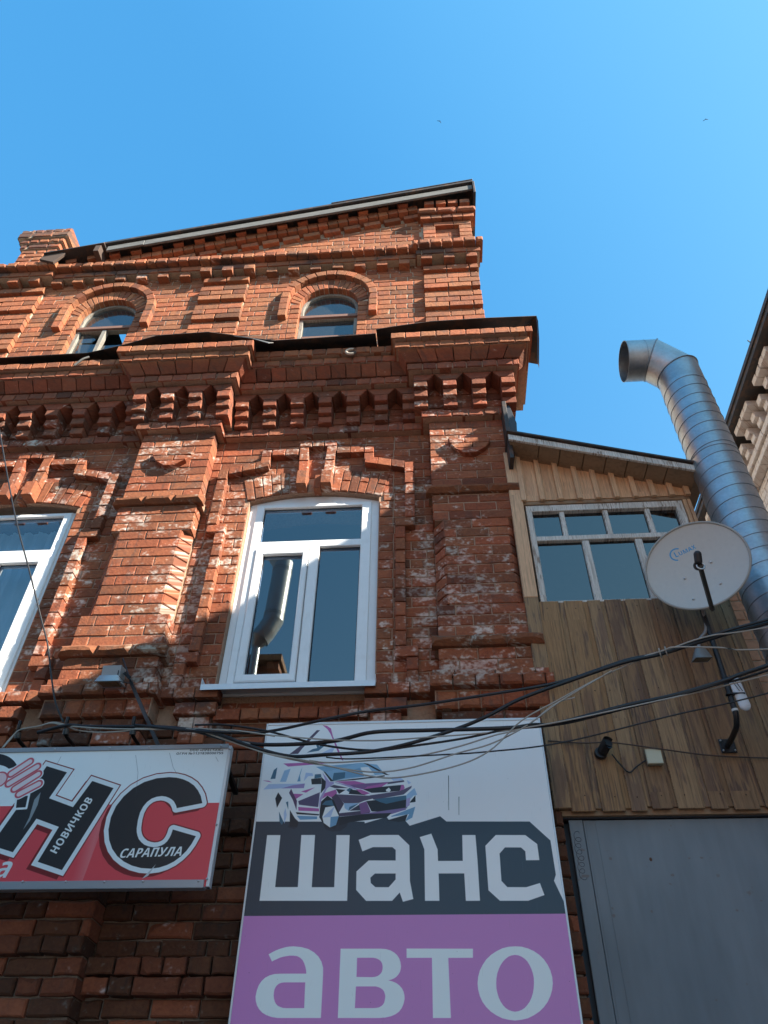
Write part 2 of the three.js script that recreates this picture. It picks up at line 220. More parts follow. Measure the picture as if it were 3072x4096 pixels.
// print on the two signs (millimetres) and cable runs (metres)
const PINK_ART = [["#2c3a48",[[-3,607],[626,616],[628,626],[674,613],[751,592],[769,614],[858,615],[882,643],[1055,592],[1089,622],[1552,629],[1653,734],[1657,912],[1643,943],[1673,1027],[1703,1114],[-5,1103]]],["#222936",[[377,594],[405,654],[442,669],[490,667],[524,644],[535,615],[378,609]]],["#252b38",[[197,610],[249,611],[242,643],[225,652],[191,642]]],["#b7cae8",[[22,419],[49,387],[266,387],[262,415],[121,414]]],["#a08bbd",[[195,396],[266,387],[262,415],[128,414]]],["#bb62a4",[[345,12],[373,18],[399,36],[415,90],[488,250],[477,243],[448,187],[400,75],[378,41]]],["#4f4259",[[155,201],[235,134],[312,46],[332,47],[231,165],[208,200]]],["#3d6a82",[[262,193],[296,170],[323,165],[309,131],[319,133],[335,154],[359,136],[388,132],[332,183]]],["#b7cae8",[[334,208],[437,153],[408,213]]],["#bb62a4",[[124,260],[500,254],[354,267],[155,280]]],["#3d6a82",[[71,300],[90,284],[86,354],[57,356]]],["#9dbfdd",[[135,305],[171,294],[152,374],[116,374]]],["#6f9fc0",[[234,310],[242,285],[233,336],[238,373],[219,374]]],["#b7cae8",[[266,320],[305,324],[312,341],[281,343],[258,373]]],["#3d6a82",[[321,332],[357,330],[362,351],[320,357]]],["#1a1e27",[[301,360],[359,354],[365,392],[307,393]]],["#7fabc9",[[324,285],[598,265],[383,320]]],["#8db7d3",[[383,320],[598,265],[690,278],[738,337],[437,373]]],["#3d6a82",[[434,325],[503,321],[501,358],[427,376]]],["#6f9fc0",[[503,321],[587,297],[616,348],[501,359]]],["#f0f3f3",[[593,294],[640,291],[679,341],[616,348]]],["#1a1e27",[[608,266],[636,271],[764,344],[744,343]]],["#1a1e27",[[369,311],[384,320],[436,376],[418,376]]],["#1a1e27",[[424,376],[738,345],[738,352],[549,372]]],["#1a1e27",[[360,348],[391,377],[389,416],[364,448],[366,393]]],["#b0a1cb",[[365,319],[412,378],[437,380],[439,391],[399,419],[370,491],[361,552],[360,478],[389,416],[390,379]]],["#85588c",[[437,383],[525,399],[630,393],[763,386],[760,390],[717,416],[613,429],[525,407]]],["#bb62a4",[[446,377],[561,376],[632,395],[519,399]]],["#4f4259",[[414,407],[439,398],[527,419],[445,418]]],["#b0a1cb",[[437,380],[538,404],[591,433],[563,426],[519,410]]],["#bb62a4",[[619,427],[720,415],[760,390],[637,411]]],["#4f4259",[[763,387],[850,377],[853,387],[751,400]]],["#b7cae8",[[766,359],[822,356],[850,376],[791,381]]],["#1a1e27",[[612,428],[729,414],[845,405],[825,441],[736,448],[663,450]]],["#f0f3f3",[[745,433],[763,420],[775,435],[767,446],[748,443]]],["#bb62a4",[[834,406],[849,405],[856,425],[825,451]]],["#1a1e27",[[451,422],[508,430],[472,453]]],["#f0f3f3",[[475,453],[502,435],[526,454]]],["#3d6a82",[[514,431],[532,418],[552,425],[533,445]]],["#1a1e27",[[539,428],[582,434],[627,463],[528,454]]],["#bb62a4",[[570,428],[597,428],[653,452],[626,461],[604,455]]],["#bb62a4",[[388,447],[452,426],[461,449],[431,474],[405,461],[374,481]]],["#5d5269",[[451,455],[614,465],[727,470],[621,496],[591,508],[506,510]]],["#4a4056",[[429,474],[455,451],[504,511],[475,567],[444,498]]],["#5b4f69",[[651,465],[828,441],[897,411],[893,425],[849,463],[676,491]]],["#9dbfdd",[[504,508],[592,510],[532,553],[509,537]]],["#3d6a82",[[532,553],[592,510],[536,531]]],["#3b3a4b",[[537,553],[597,515],[624,551]]],["#4a3f58",[[475,567],[653,549],[655,573],[479,585]]],["#1a1e27",[[633,498],[694,492],[749,515],[868,491],[868,543],[755,562],[665,559]]],["#85588c",[[591,513],[633,499],[660,561],[604,572]]],["#3d6a82",[[676,488],[864,468],[865,491],[749,516],[712,505]]],["#86709f",[[602,572],[859,540],[862,551],[780,575]]],["#1a1e27",[[479,587],[653,572],[780,569],[751,595],[547,618],[482,638]]],["#6f9fc0",[[777,587],[915,535],[897,597],[857,618],[880,577],[780,591]]],["#1a1e27",[[753,611],[871,578],[858,615],[821,621]]],["#9dbfdd",[[866,465],[912,425],[927,466],[907,470],[864,512]]],["#1a1e27",[[881,512],[917,469],[917,507]]],["#b0a1cb",[[864,488],[887,481],[883,525],[861,543]]],["#b7cae8",[[868,376],[893,393],[877,402]]],["#1a1e27",[[366,546],[370,497],[405,462],[445,492],[479,566],[482,608],[459,656],[405,644],[366,588]]],["#3d6a82",[[376,515],[395,493],[432,489],[447,524]]],["#f0f3f3",[[397,531],[447,523],[478,581],[464,633],[430,646],[393,620],[383,586]]],["#b7cae8",[[450,526],[431,587],[385,589]]],["#6f9fc0",[[431,587],[478,583],[464,633],[431,646]]],["#5a5070",[[236,492],[359,441],[355,529],[242,513]]],["#bb62a4",[[238,526],[359,537],[363,554],[243,548]]],["#bb62a4",[[198,447],[262,451],[215,483],[193,458]]],["#bb62a4",[[247,435],[328,411],[277,442]]],["#5a4060",[[177,442],[187,417],[201,444],[228,490],[230,545],[203,483]]],["#1a1e27",[[227,556],[365,570],[362,577],[235,568]]],["#6f9fc0",[[235,577],[353,583],[354,598],[257,600]]],["#1a1e27",[[99,475],[112,438],[139,472],[115,529]]],["#3d6a82",[[129,551],[162,611],[154,628],[139,610]]],["#b7cae8",[[158,561],[165,531],[176,573],[168,623]]],["#1a1e27",[[192,543],[226,592],[249,612],[244,641],[200,638]]],["#3d6a82",[[164,497],[177,493],[182,540]]],["#bb62a4",[[12,363],[47,366],[68,376],[35,370]]],["#f0f3f3",[[76,684],[152,685],[153,961],[276,962],[271,686],[349,687],[352,963],[473,964],[470,689],[545,690],[546,1033],[76,1029]]],["#f0f3f3",[[596,717],[663,691],[819,693],[879,750],[880,936],[897,1027],[842,1040],[825,994],[785,1035],[647,1034],[592,979],[590,885],[655,828],[803,830],[803,774],[785,759],[677,758],[619,780]]],["#2c3a48",[[667,918],[691,897],[803,898],[803,928],[766,967],[695,966],[670,945]]],["#f0f3f3",[[937,706],[1002,688],[1034,774],[1034,835],[1168,836],[1173,698],[1246,699],[1248,837],[1246,1038],[1172,1038],[1172,901],[1035,900],[1034,1037],[958,1036],[961,773]]],["#f0f3f3",[[1296,758],[1358,700],[1520,703],[1579,752],[1580,837],[1508,837],[1510,790],[1489,769],[1402,768],[1370,800],[1367,941],[1395,972],[1494,973],[1568,953],[1584,1013],[1497,1040],[1350,1039],[1294,987]]],["#cb83c3",[[0,1103],[1700,1103],[1700,2200],[0,2200]]],["#ecf4f3",[[155,1283],[174,1273],[192,1265],[209,1259],[227,1254],[244,1250],[262,1248],[279,1247],[321,1251],[358,1260],[388,1275],[412,1294],[429,1317],[439,1344],[441,1372],[443,1558],[232,1558],[201,1554],[175,1546],[154,1536],[137,1522],[124,1506],[116,1488],[112,1469],[115,1442],[122,1420],[134,1401],[150,1387],[171,1377],[195,1371],[223,1370],[356,1370],[354,1355],[349,1340],[342,1325],[333,1311],[320,1300],[303,1292],[283,1290],[264,1290],[247,1292],[230,1295],[215,1299],[201,1305],[188,1310],[176,1316]]],["#cb83c3",[[354,1408],[249,1408],[234,1410],[222,1414],[213,1421],[207,1429],[203,1439],[202,1450],[202,1464],[205,1477],[210,1489],[217,1499],[227,1507],[239,1512],[254,1516],[272,1517],[358,1517]]],["#ecf4f3",[[523,1259],[730,1260],[756,1262],[778,1268],[796,1277],[811,1289],[822,1304],[828,1320],[831,1339],[829,1353],[825,1365],[817,1376],[808,1385],[796,1392],[783,1397],[768,1400],[789,1405],[808,1412],[823,1422],[835,1434],[843,1448],[847,1463],[848,1479],[843,1499],[834,1517],[821,1532],[803,1543],[781,1551],[754,1556],[724,1558],[525,1558]]],["#cb83c3",[[609,1301],[691,1301],[704,1303],[715,1307],[724,1312],[731,1319],[736,1327],[738,1335],[739,1343],[738,1353],[735,1363],[730,1370],[722,1377],[712,1382],[701,1385],[687,1386],[609,1385]]],["#cb83c3",[[608,1426],[705,1426],[718,1429],[729,1433],[739,1439],[746,1446],[750,1455],[753,1464],[753,1474],[751,1485],[748,1495],[742,1503],[734,1509],[724,1514],[711,1516],[696,1517],[606,1517]]],["#ecf4f3",[[859,1260],[1194,1262],[1191,1303],[1068,1303],[1069,1558],[983,1558],[986,1302],[859,1302]]],["#ecf4f3",[[1571,1415],[1564,1442],[1552,1468],[1536,1492],[1515,1514],[1491,1532],[1463,1547],[1434,1559],[1403,1565],[1372,1568],[1342,1565],[1313,1559],[1286,1547],[1261,1532],[1241,1514],[1224,1492],[1213,1467],[1207,1441],[1206,1414],[1211,1386],[1221,1359],[1237,1334],[1257,1310],[1282,1290],[1310,1274],[1341,1261],[1373,1254],[1406,1252],[1438,1254],[1469,1262],[1497,1274],[1522,1291],[1542,1311],[1557,1335],[1567,1360],[1572,1387]]],["#cb83c3",[[1480,1414],[1476,1435],[1470,1455],[1461,1474],[1450,1491],[1437,1505],[1423,1517],[1408,1525],[1392,1530],[1376,1532],[1361,1530],[1346,1525],[1333,1517],[1321,1505],[1311,1490],[1304,1474],[1299,1455],[1296,1435],[1297,1414],[1300,1393],[1306,1372],[1315,1353],[1326,1335],[1339,1320],[1353,1308],[1369,1298],[1385,1293],[1402,1291],[1418,1293],[1433,1299],[1447,1308],[1459,1320],[1468,1336],[1475,1353],[1480,1373],[1482,1393]]],["#2a3a40",[[1111,354],[1115,354],[1106,559],[1104,557]]],["#46545a",[[1165,481],[1169,481],[1162,589],[1160,584]]]];
const RED_ART = {"C":[[110,335],[126,294],[149,260],[177,231],[211,209],[248,193],[288,183],[331,179],[404,185],[470,206],[526,241],[569,288],[599,344],[612,407],[608,475],[589,531],[560,578],[522,617],[478,646],[430,667],[378,680],[325,684],[281,679],[242,667],[207,649],[176,624],[150,594],[129,558],[113,517],[248,479],[251,504],[257,525],[266,543],[278,556],[294,565],[313,571],[335,573],[363,568],[388,559],[408,545],[425,529],[437,510],[446,490],[451,470],[455,423],[453,382],[443,349],[427,323],[405,304],[379,294],[349,290],[325,294],[306,301],[289,310],[275,321],[265,334],[256,347],[250,361]],"hole":[[423,517],[439,415],[406,330],[334,319],[275,369],[256,417],[102,380],[83,483],[260,441],[275,519],[338,560],[386,555]],"H":[[1078,98],[944,139],[1001,292],[846,346],[778,194],[641,239],[804,686],[951,642],[893,456],[1036,408],[1107,590],[1238,553],[1241,545],[1141,273]],"line":[[1273,329],[15,343]],"fing":[[[1277,142],[1190,68]],[[1269,201],[1135,100]],[[1223,233],[1114,147]],[[1186,265],[1091,206]]],"arc":[[1443,15],[1389,16],[1369,20],[1348,27],[1327,36],[1307,48],[1288,62],[1272,77],[1257,94],[1302,110],[1316,102],[1330,95],[1345,90],[1361,86],[1377,84],[1396,82],[1418,81]],"wr":[[1193,297],[1192,272],[1125,269],[1115,348],[1181,351]],"t1":[[864,606],[741,300]],"t1h":[[887,587],[847,614]],"t2":[[515,627],[174,619]],"t2h":[[356,582],[345,629]],"t3":[[41,24],[243,22]],"t4":[[38,44],[319,42]],"a":[[1140,729],[1090,660]],"topstrip":[[1398,-9],[1390,14],[18,-16],[13,11]],"botstrip":[[1123,732],[1111,765],[41,739],[35,771]],"scr":[[1058,-2],[725,-4],[488,-2],[59,-3],[994,741],[761,743],[554,745],[349,745],[57,746],[-4,16],[10,456],[13,736]]};
const CABLES = {"a":[[1.86,4.11,1.0],[1.546,4.054,0.959],[1.266,3.984,0.924],[1.059,3.941,0.897],[0.766,3.875,0.86],[0.577,3.834,0.835],[0.303,3.801,0.8],[-0.074,3.792,0.752],[-0.351,3.779,0.717],[-0.593,3.742,0.687],[-0.961,3.709,0.641],[-1.212,3.705,0.611],[-1.43,3.74,0.586],[-1.787,3.809,0.547]],"b":[[1.856,4.097,1.0],[1.543,4.041,0.959],[1.263,3.972,0.924],[1.057,3.93,0.897],[0.764,3.863,0.86],[0.476,3.76,0.823],[0.286,3.675,0.799],[0.129,3.624,0.779],[-0.113,3.559,0.747],[-0.345,3.53,0.717],[-0.603,3.521,0.684],[-0.821,3.552,0.656],[-1.05,3.617,0.629],[-1.274,3.708,0.604],[-1.463,3.766,0.583],[-1.652,3.795,0.562],[-2.095,3.828,0.513],[-2.225,3.835,0.499],[-2.414,3.812,0.477]],"c":[[1.847,4.071,1.0],[1.543,4.043,0.959],[1.335,3.998,0.933],[0.982,3.886,0.888],[0.653,3.73,0.847],[0.461,3.628,0.823],[0.286,3.475,0.801],[0.106,3.408,0.777],[-0.173,3.362,0.74],[-0.341,3.376,0.717],[-0.575,3.453,0.687],[-0.697,3.498,0.671],[-0.944,3.568,0.641],[-1.206,3.672,0.611],[-1.432,3.751,0.586],[-1.781,3.786,0.547]],"d":[[0.982,3.889,0.888],[0.693,3.735,0.853],[0.474,3.591,0.826],[0.29,3.516,0.801],[0.109,3.465,0.777],[-0.138,3.417,0.744],[-0.342,3.41,0.717],[-0.576,3.464,0.687],[-0.697,3.501,0.671],[-0.944,3.572,0.641],[-1.208,3.68,0.611]],"e":[[1.765,3.819,1.0],[1.525,3.758,0.968],[1.264,3.71,0.933],[1.002,3.66,0.897],[0.675,3.609,0.853],[0.543,3.603,0.835],[0.286,3.597,0.8],[-0.054,3.63,0.755],[-0.347,3.636,0.717],[-0.585,3.619,0.687],[-0.95,3.619,0.641],[-1.207,3.678,0.611],[-1.433,3.754,0.586],[-1.689,3.793,0.557]],"e2":[[1.761,3.807,1.0],[1.522,3.746,0.968],[1.262,3.7,0.933],[1.001,3.651,0.897],[0.674,3.601,0.853],[0.498,3.606,0.829],[0.17,3.564,0.785],[-0.114,3.54,0.747],[-0.345,3.535,0.717],[-0.644,3.605,0.679],[-0.961,3.709,0.641],[-1.22,3.758,0.611],[-1.406,3.777,0.59]],"f":[[1.75,3.774,1.0],[1.455,3.725,0.959],[0.999,3.643,0.897],[0.674,3.602,0.853],[0.341,3.585,0.808],[0.001,3.574,0.762],[-0.346,3.591,0.717],[-0.708,3.636,0.671],[-1.216,3.731,0.611],[-1.401,3.756,0.59]],"g":[[1.717,3.673,1.0],[1.233,3.581,0.933],[0.658,3.497,0.853],[0.269,3.472,0.799],[-0.002,3.47,0.762],[-0.461,3.498,0.702],[-0.603,3.515,0.684]],"h":[[0.761,3.744,0.862],[0.652,3.724,0.847],[0.475,3.6,0.826],[0.316,3.556,0.804],[0.111,3.513,0.777],[-0.115,3.48,0.747],[-0.344,3.471,0.717],[-0.577,3.483,0.687],[-0.697,3.504,0.671]],"i":[[1.804,3.938,1.0],[1.59,3.955,0.969],[1.334,3.992,0.933],[1.264,3.977,0.924],[1.058,3.936,0.897]],"l1":[[-2.616,3.728,0.452],[-2.587,3.812,0.458],[-2.535,3.845,0.465],[-2.431,3.865,0.477],[-2.332,3.864,0.488],[-2.247,3.845,0.496],[-2.171,3.82,0.504],[-2.014,3.781,0.52],[-1.841,3.772,0.54],[-1.791,3.789,0.546],[-1.649,3.782,0.562],[-1.4,3.753,0.59],[-1.217,3.731,0.611],[-1.061,3.696,0.629],[-0.91,3.665,0.647]],"l2":[[-2.608,3.73,0.453],[-2.577,3.808,0.459],[-2.532,3.837,0.465],[-2.426,3.851,0.477],[-2.328,3.853,0.488],[-2.246,3.842,0.496],[-2.173,3.826,0.504],[-2.02,3.803,0.52],[-1.843,3.782,0.54],[-1.647,3.772,0.562],[-1.432,3.748,0.586],[-1.272,3.703,0.604],[-1.052,3.632,0.629]],"v":[[-3.925,7.191,0.75],[-3.648,6.671,0.723],[-3.506,6.387,0.707],[-3.228,5.789,0.669],[-3.011,5.36,0.638],[-2.808,4.979,0.608],[-2.608,4.583,0.574],[-2.515,4.399,0.556],[-2.424,4.178,0.534],[-2.343,3.99,0.514],[-2.261,3.864,0.5]]};

// ---------------------------------------------------------------- the brick building
const building = thing('brick_building', 'old red brick building with corbelled cornice, pilasters and arched attic windows', 'building');
const PIL = [-4.90, -2.26, .38], BAYW = [-3.61, -.967];      // pilaster and window axes
const HW = .0934, Y6 = 6.988;                                // course height, underside of the string course
const found = [];                                            // every brick: geometry, name, size in view
const uvx = (x, z) => (x + z * .8 - FX0) / FW, uvy = (y, z) => (y + z * .6 - FY0) / FH;
function toneOf(y) {
  const l = rr(.74, 1.20), w = rr(-.10, .10), dk = rnd() < .08 ? .60 : 1;
  return [l * dk * (1 + w * .4), l * dk * (1 - w), l * dk * (1 - w * 1.2)];
}
// one brick: front face q = [bl, br, tr, tl], body along back, soft irregular arrises
function brick(q, back, o = {}) {
  const c0 = o.c ?? rr(.0028, .0058), j = o.j ?? .0022, n = o.n ?? 3, tone = o.tone ?? toneOf(q[0].y), name = o.name ?? 'brick';
  const [bl, br, tr, tl] = q, bn = back.clone().normalize();
  const U = br.clone().sub(bl).normalize(), W = tl.clone().sub(bl).normalize();
  const jz = rr(-.0016, .0016), out = [], fr = [];
  for (let i = 0; i <= n; i++) { const t = i / n + (i && i < n ? rr(-.06, .06) : 0); out.push([bl.clone().lerp(br, t), i === 0 ? 1 : i === n ? -1 : 0, 1]); }
  for (let i = n; i >= 0; i--) { const t = i / n + (i && i < n ? rr(-.06, .06) : 0); out.push([tl.clone().lerp(tr, t), i === 0 ? 1 : i === n ? -1 : 0, -1]); }
  const P = [], UV = [], C = [], I = [], m = out.length;
  const put = p => { P.push(p.x, p.y, p.z); UV.push(uvx(p.x, p.z), uvy(p.y, p.z)); C.push(...tone); };
  const chip = rnd() < (o.chip ?? .12) ? Math.floor(rnd() * m) : -1;
  out.forEach((a, k) => { a[0].addScaledVector(W, rr(-j, j)).addScaledVector(U, rr(-j, j) * .6).addScaledVector(bn, jz); a[3] = (k === chip ? 2.6 : 1) * c0 * rr(.7, 1.4); });
  for (const a of out) put(a[0].clone().addScaledVector(U, a[1] * a[3]).addScaledVector(W, a[2] * a[3]).addScaledVector(bn, rr(-.001, .001)));
  for (const a of out) put(a[0].clone().addScaledVector(bn, a[3]));
  for (const a of out) put(a[0].clone().add(back));
  for (let i = 0; i < n; i++) { const a = i, b = i + 1, c = m - 2 - i, d = m - 1 - i; I.push(a, b, c, a, c, d); }
  for (let r = 0; r < 2; r++) for (let k = 0; k < m; k++) { const a = r * m + k, b = r * m + (k + 1) % m; I.push(a, a + m, b + m, a, b + m, b); }
  const g = rawGeo(P, UV, I, C);
  let area = 0; const s = q.map(p => p.clone().project(camera));
  if (s.every(p => Math.abs(p.x) < 1.02 && Math.abs(p.y) < 1.02)) for (let i = 0; i < 4; i++) { const a = s[i], b = s[(i + 1) % 4]; area += a.x * b.y - b.x * a.y; }
  found.push({ g, name, area: Math.abs(area) }); return g;
}
// street storey: most bricks darkened for soot and painted-in shade, a few left clean
function grimeShadeTone() { const k = rnd() < .62 ? rr(.30, .50) : rnd() < .7 ? rr(.55, .75) : rr(.95, 1.15), g = k < .6 ? 1.22 : 1; return [k, k * g, k * g * 1.1]; }
const rectq = (x0, x1, y0, y1, z) => [V3(x0, y0, z), V3(x1, y0, z), V3(x1, y1, z), V3(x0, y1, z)];
const GAP = .0085;
// a run of bricks in one course; pat: S stretchers, H headers, F both in turn
function course(x0, x1, y, h, z, o = {}) {
  const pat = o.pat ?? 'S', S = o.S ?? .262, H = o.H ?? .134, ph = o.phase ?? 0, dep = o.depth ?? .09, g = o.gap ?? GAP;
  const per = pat === 'S' ? S : pat === 'H' ? H : S + H; let k = Math.floor((x0 - ph) / per) - 1; const js = [];
  for (; ; k++) { const a = ph + k * per; if (a > x1) break; js.push(a); if (pat === 'F') js.push(a + S); }
  const cut = [x0, ...js.map(a => a + rr(-.006, .006)).filter(a => a > x0 + .05 && a < x1 - .05), x1];
  for (let i = 0; i < cut.length - 1; i++) {
    const a = cut[i] + (i ? g / 2 : 0), b = cut[i + 1] - (i < cut.length - 2 ? g / 2 : 0);
    if (o.skip && o.skip((a + b) / 2, y + h / 2, a, b)) continue;
    brick(rectq(a, b, y + g / 2, y + h - g / 2, z + rr(-.002, .002)), V3(0, 0, -dep), { name: o.name, c: o.c, tone: o.grimeShade ? grimeShadeTone() : o.tone, j: o.j, chip: o.chip });
  }
}
const cores = { main: [], tower: [], low: [] };
const core = (k, x0, x1, y0, y1, z0, z1) => cores[k].push(box(x0, x1, y0, y1, z0, z1));
const minus = (iv, cutv) => { let r = iv; for (const [a, b] of cutv) { const n = []; for (const [p, q] of r) { if (b <= p || a >= q) n.push([p, q]); else { if (a > p) n.push([p, a]); if (b < q) n.push([b, q]); } } r = n; } return r.filter(([p, q]) => q - p > .035); };

// -- second storey: bays
const intr = rx => 6.30 - .085 * Math.pow(rx / .567, 2);     // soffit of the flat window arch, from its axis
const R0 = .335;                                             // half width of a pilaster
function bay(xa, xb, xc) {
  for (let i = 0; i < 28; i++) {
    const y = Y6 - (i + 1) * HW; let cutv = [];
    if (y > 4.32 && y < 6.18) cutv = [[xc - .567, xc + .567]];
    if (y >= 6.12 && y < 6.50) cutv = [[xc - .60, xc + .60]];
    for (const [a, b] of minus([[xa, xb]], cutv)) course(a, b, y, HW, 0, { pat: i % 2 ? 'S' : 'F', phase: xc + (i % 2) * .13 + .03, depth: .08 });
  }
  // soldier arch
  const n = 16; for (let k = 0; k < n; k++) {
    const a = -.585 + 1.17 * k / n + .004, b = -.585 + 1.17 * (k + 1) / n - .004, ln = .27, f = .42;
    const y0 = intr(a), y1 = intr(b);
    const q = [V3(xc + a, y0, .006), V3(xc + b, y1, .006), V3(xc + b * (1 + f * ln), y1 + ln * .96, .006), V3(xc + a * (1 + f * ln), y0 + ln * .96, .006)];
    if (Math.abs((a + b) / 2) < .13) continue;
    const mid = [q[0].clone().lerp(q[3], .48), q[1].clone().lerp(q[2], .48)], mid2 = [q[0].clone().lerp(q[3], .515), q[1].clone().lerp(q[2], .515)];
    if (k % 2) { brick([q[0], q[1], mid[1], mid[0]], V3(0, 0, -.2), { name: 'arch_brick' }); brick([mid2[0], mid2[1], q[2], q[3]], V3(0, 0, -.08), { name: 'arch_brick' }); }
    else brick(q, V3(0, 0, -.2), { name: 'arch_brick' });
  }
  for (const s of [-1, 1]) {
    const X = r => xc + s * r, zs = .066, D = V3(0, 0, -.075);
    const rq = (r0, r1, y0, y1, z = zs) => s > 0 ? rectq(X(r0), X(r1), y0, y1, z) : rectq(X(r1), X(r0), y0, y1, z);
    const pq = (pts, z = zs) => { const v = pts.map(p => V3(X(p[0]), p[1], z)); return s > 0 ? v : [v[1], v[0], v[3], v[2]]; };
    const stack = (r0, r1, y0, y1, n_) => { for (let k = 0; k < n_; k++) { const a = y0 + (y1 - y0) * k / n_, b = y0 + (y1 - y0) * (k + 1) / n_; brick(rq(r0, r1, a + .004, b - .004, zs + rr(-.003, .003)), D, { name: 'trim_brick', n: 2 }); } };
    stack(.784, .866, 5.893, 6.56, 5); brick(rq(.705, .866, 5.80, 5.887), D, { name: 'trim_brick' });
    stack(.705, .782, 4.645, 5.795, 9); brick(rq(.705, .866, 4.555, 4.638), D, { name: 'trim_brick' }); stack(.785, .866, 4.34, 4.55, 2);
    for (let k = 0; k < 3; k++) { const a = .778 - k * .118, b = a - .112, ya = 6.488 + k * .030, yb = ya + .029; brick(pq([[b, yb], [a, ya], [a + .004, ya + .086], [b + .004, yb + .086]]), D, { name: 'trim_brick', n: 2 }); }
    brick(rq(.424, .508, 6.612, 6.70), D, { name: 'trim_brick', n: 2 }); brick(rq(.424, .508, 6.705, 6.79), D, { name: 'trim_brick', n: 2 });
    for (let k = 0; k < 2; k++) brick(rq(.176 + k * .122, .292 + k * .122, 6.712, 6.79), D, { name: 'trim_brick', n: 2 });
    // keystone legs and the two console bricks below
    brick(pq([[.075, 6.632], [.160, 6.632], [.168, 6.805], [.086, 6.805]]), D, { name: 'trim_brick', n: 2 }); brick(pq([[.066, 6.458], [.152, 6.458], [.159, 6.626], [.075, 6.626]]), D, { name: 'trim_brick', n: 2 });
    brick(rq(.062, .152, 6.285, 6.45, .115), V3(0, 0, -.12), { name: 'trim_brick', n: 2 });
    // corbel under the trim and the drip course beside the window
    for (let k = 0; k < 2; k++) brick(rq(.50 + k * .145, .64 + k * .145, 4.135, 4.222, .085), V3(0, 0, -.1), { n: 2 });
    for (let k = 0; k < 2; k++) brick(rq(.54 + k * .105, .64 + k * .105, 4.035, 4.125, .06), V3(0, 0, -.1), { n: 2 });
    for (let k = 0; k < 2; k++) brick(rq(.56 + k * .09, .645 + k * .09, 3.945, 4.028, .04), V3(0, 0, -.1), { n: 2 });
  }
  course(xc - .168, xc + .168, 6.81, .083, .066, { pat: 'H', H: .112, phase: xc - .168, depth: .075, name: 'trim_brick' });
  course(xc - .065, xc + .065, 6.46, .18, .004, { pat: 'S', S: .2, phase: 0, depth: .07 });
  brick(rectq(xc - .004, xc + .056, 6.285, 6.45, .055), V3(0, 0, -.1), { n: 2, name: 'trim_brick' });
  core('main', xc - .14, xc + .14, 6.30, 6.452, -.055, -.03);
  course(xa, xc - .50, 4.245, .09, .10, { pat: 'H', H: .152, phase: xa, depth: .12 }); course(xc + .50, xb, 4.245, .09, .10, { pat: 'H', H: .152, phase: xc + .5, depth: .12 });
  course(xc - .50, xc + .50, 4.20, .09, -.05, { pat: 'H', phase: xc, depth: .06, }); core('main', xc - .55, xc + .55, 4.19, 4.335, -.2, -.06); course(xc - .52, xc + .52, 4.105, .09, .045, { pat: 'H', phase: xc + .06, depth: .09 });
  for (let i = 0; i < 24; i++) { const y = 4.105 - (i + 1) * HW; course(xa, xb, y, HW, i === 15 || i === 16 ? .06 : i === 7 ? .05 : 0 + rr(0, .006), { pat: i === 15 || i === 7 ? 'H' : i % 2 ? 'S' : 'F', phase: xc + (i % 3) * .1, depth: .09, j: .004, c: rr(.006, .011), chip: .3, gap: .012, grimeShade: 1 }); }
}
const L_END = -5.30;
bay(PIL[0] + R0, PIL[1] - R0, BAYW[0]); bay(PIL[1] + R0, PIL[2] - R0, BAYW[1]);
core('main', L_END - 2, PIL[0] + R0, 4.2, Y6, -.3, -.012);
for (let i = 0; i < 28; i++) course(L_END - 1.2, PIL[0] - R0, Y6 - (i + 1) * HW, HW, 0, { pat: 'S', phase: (i % 2) * .13 });

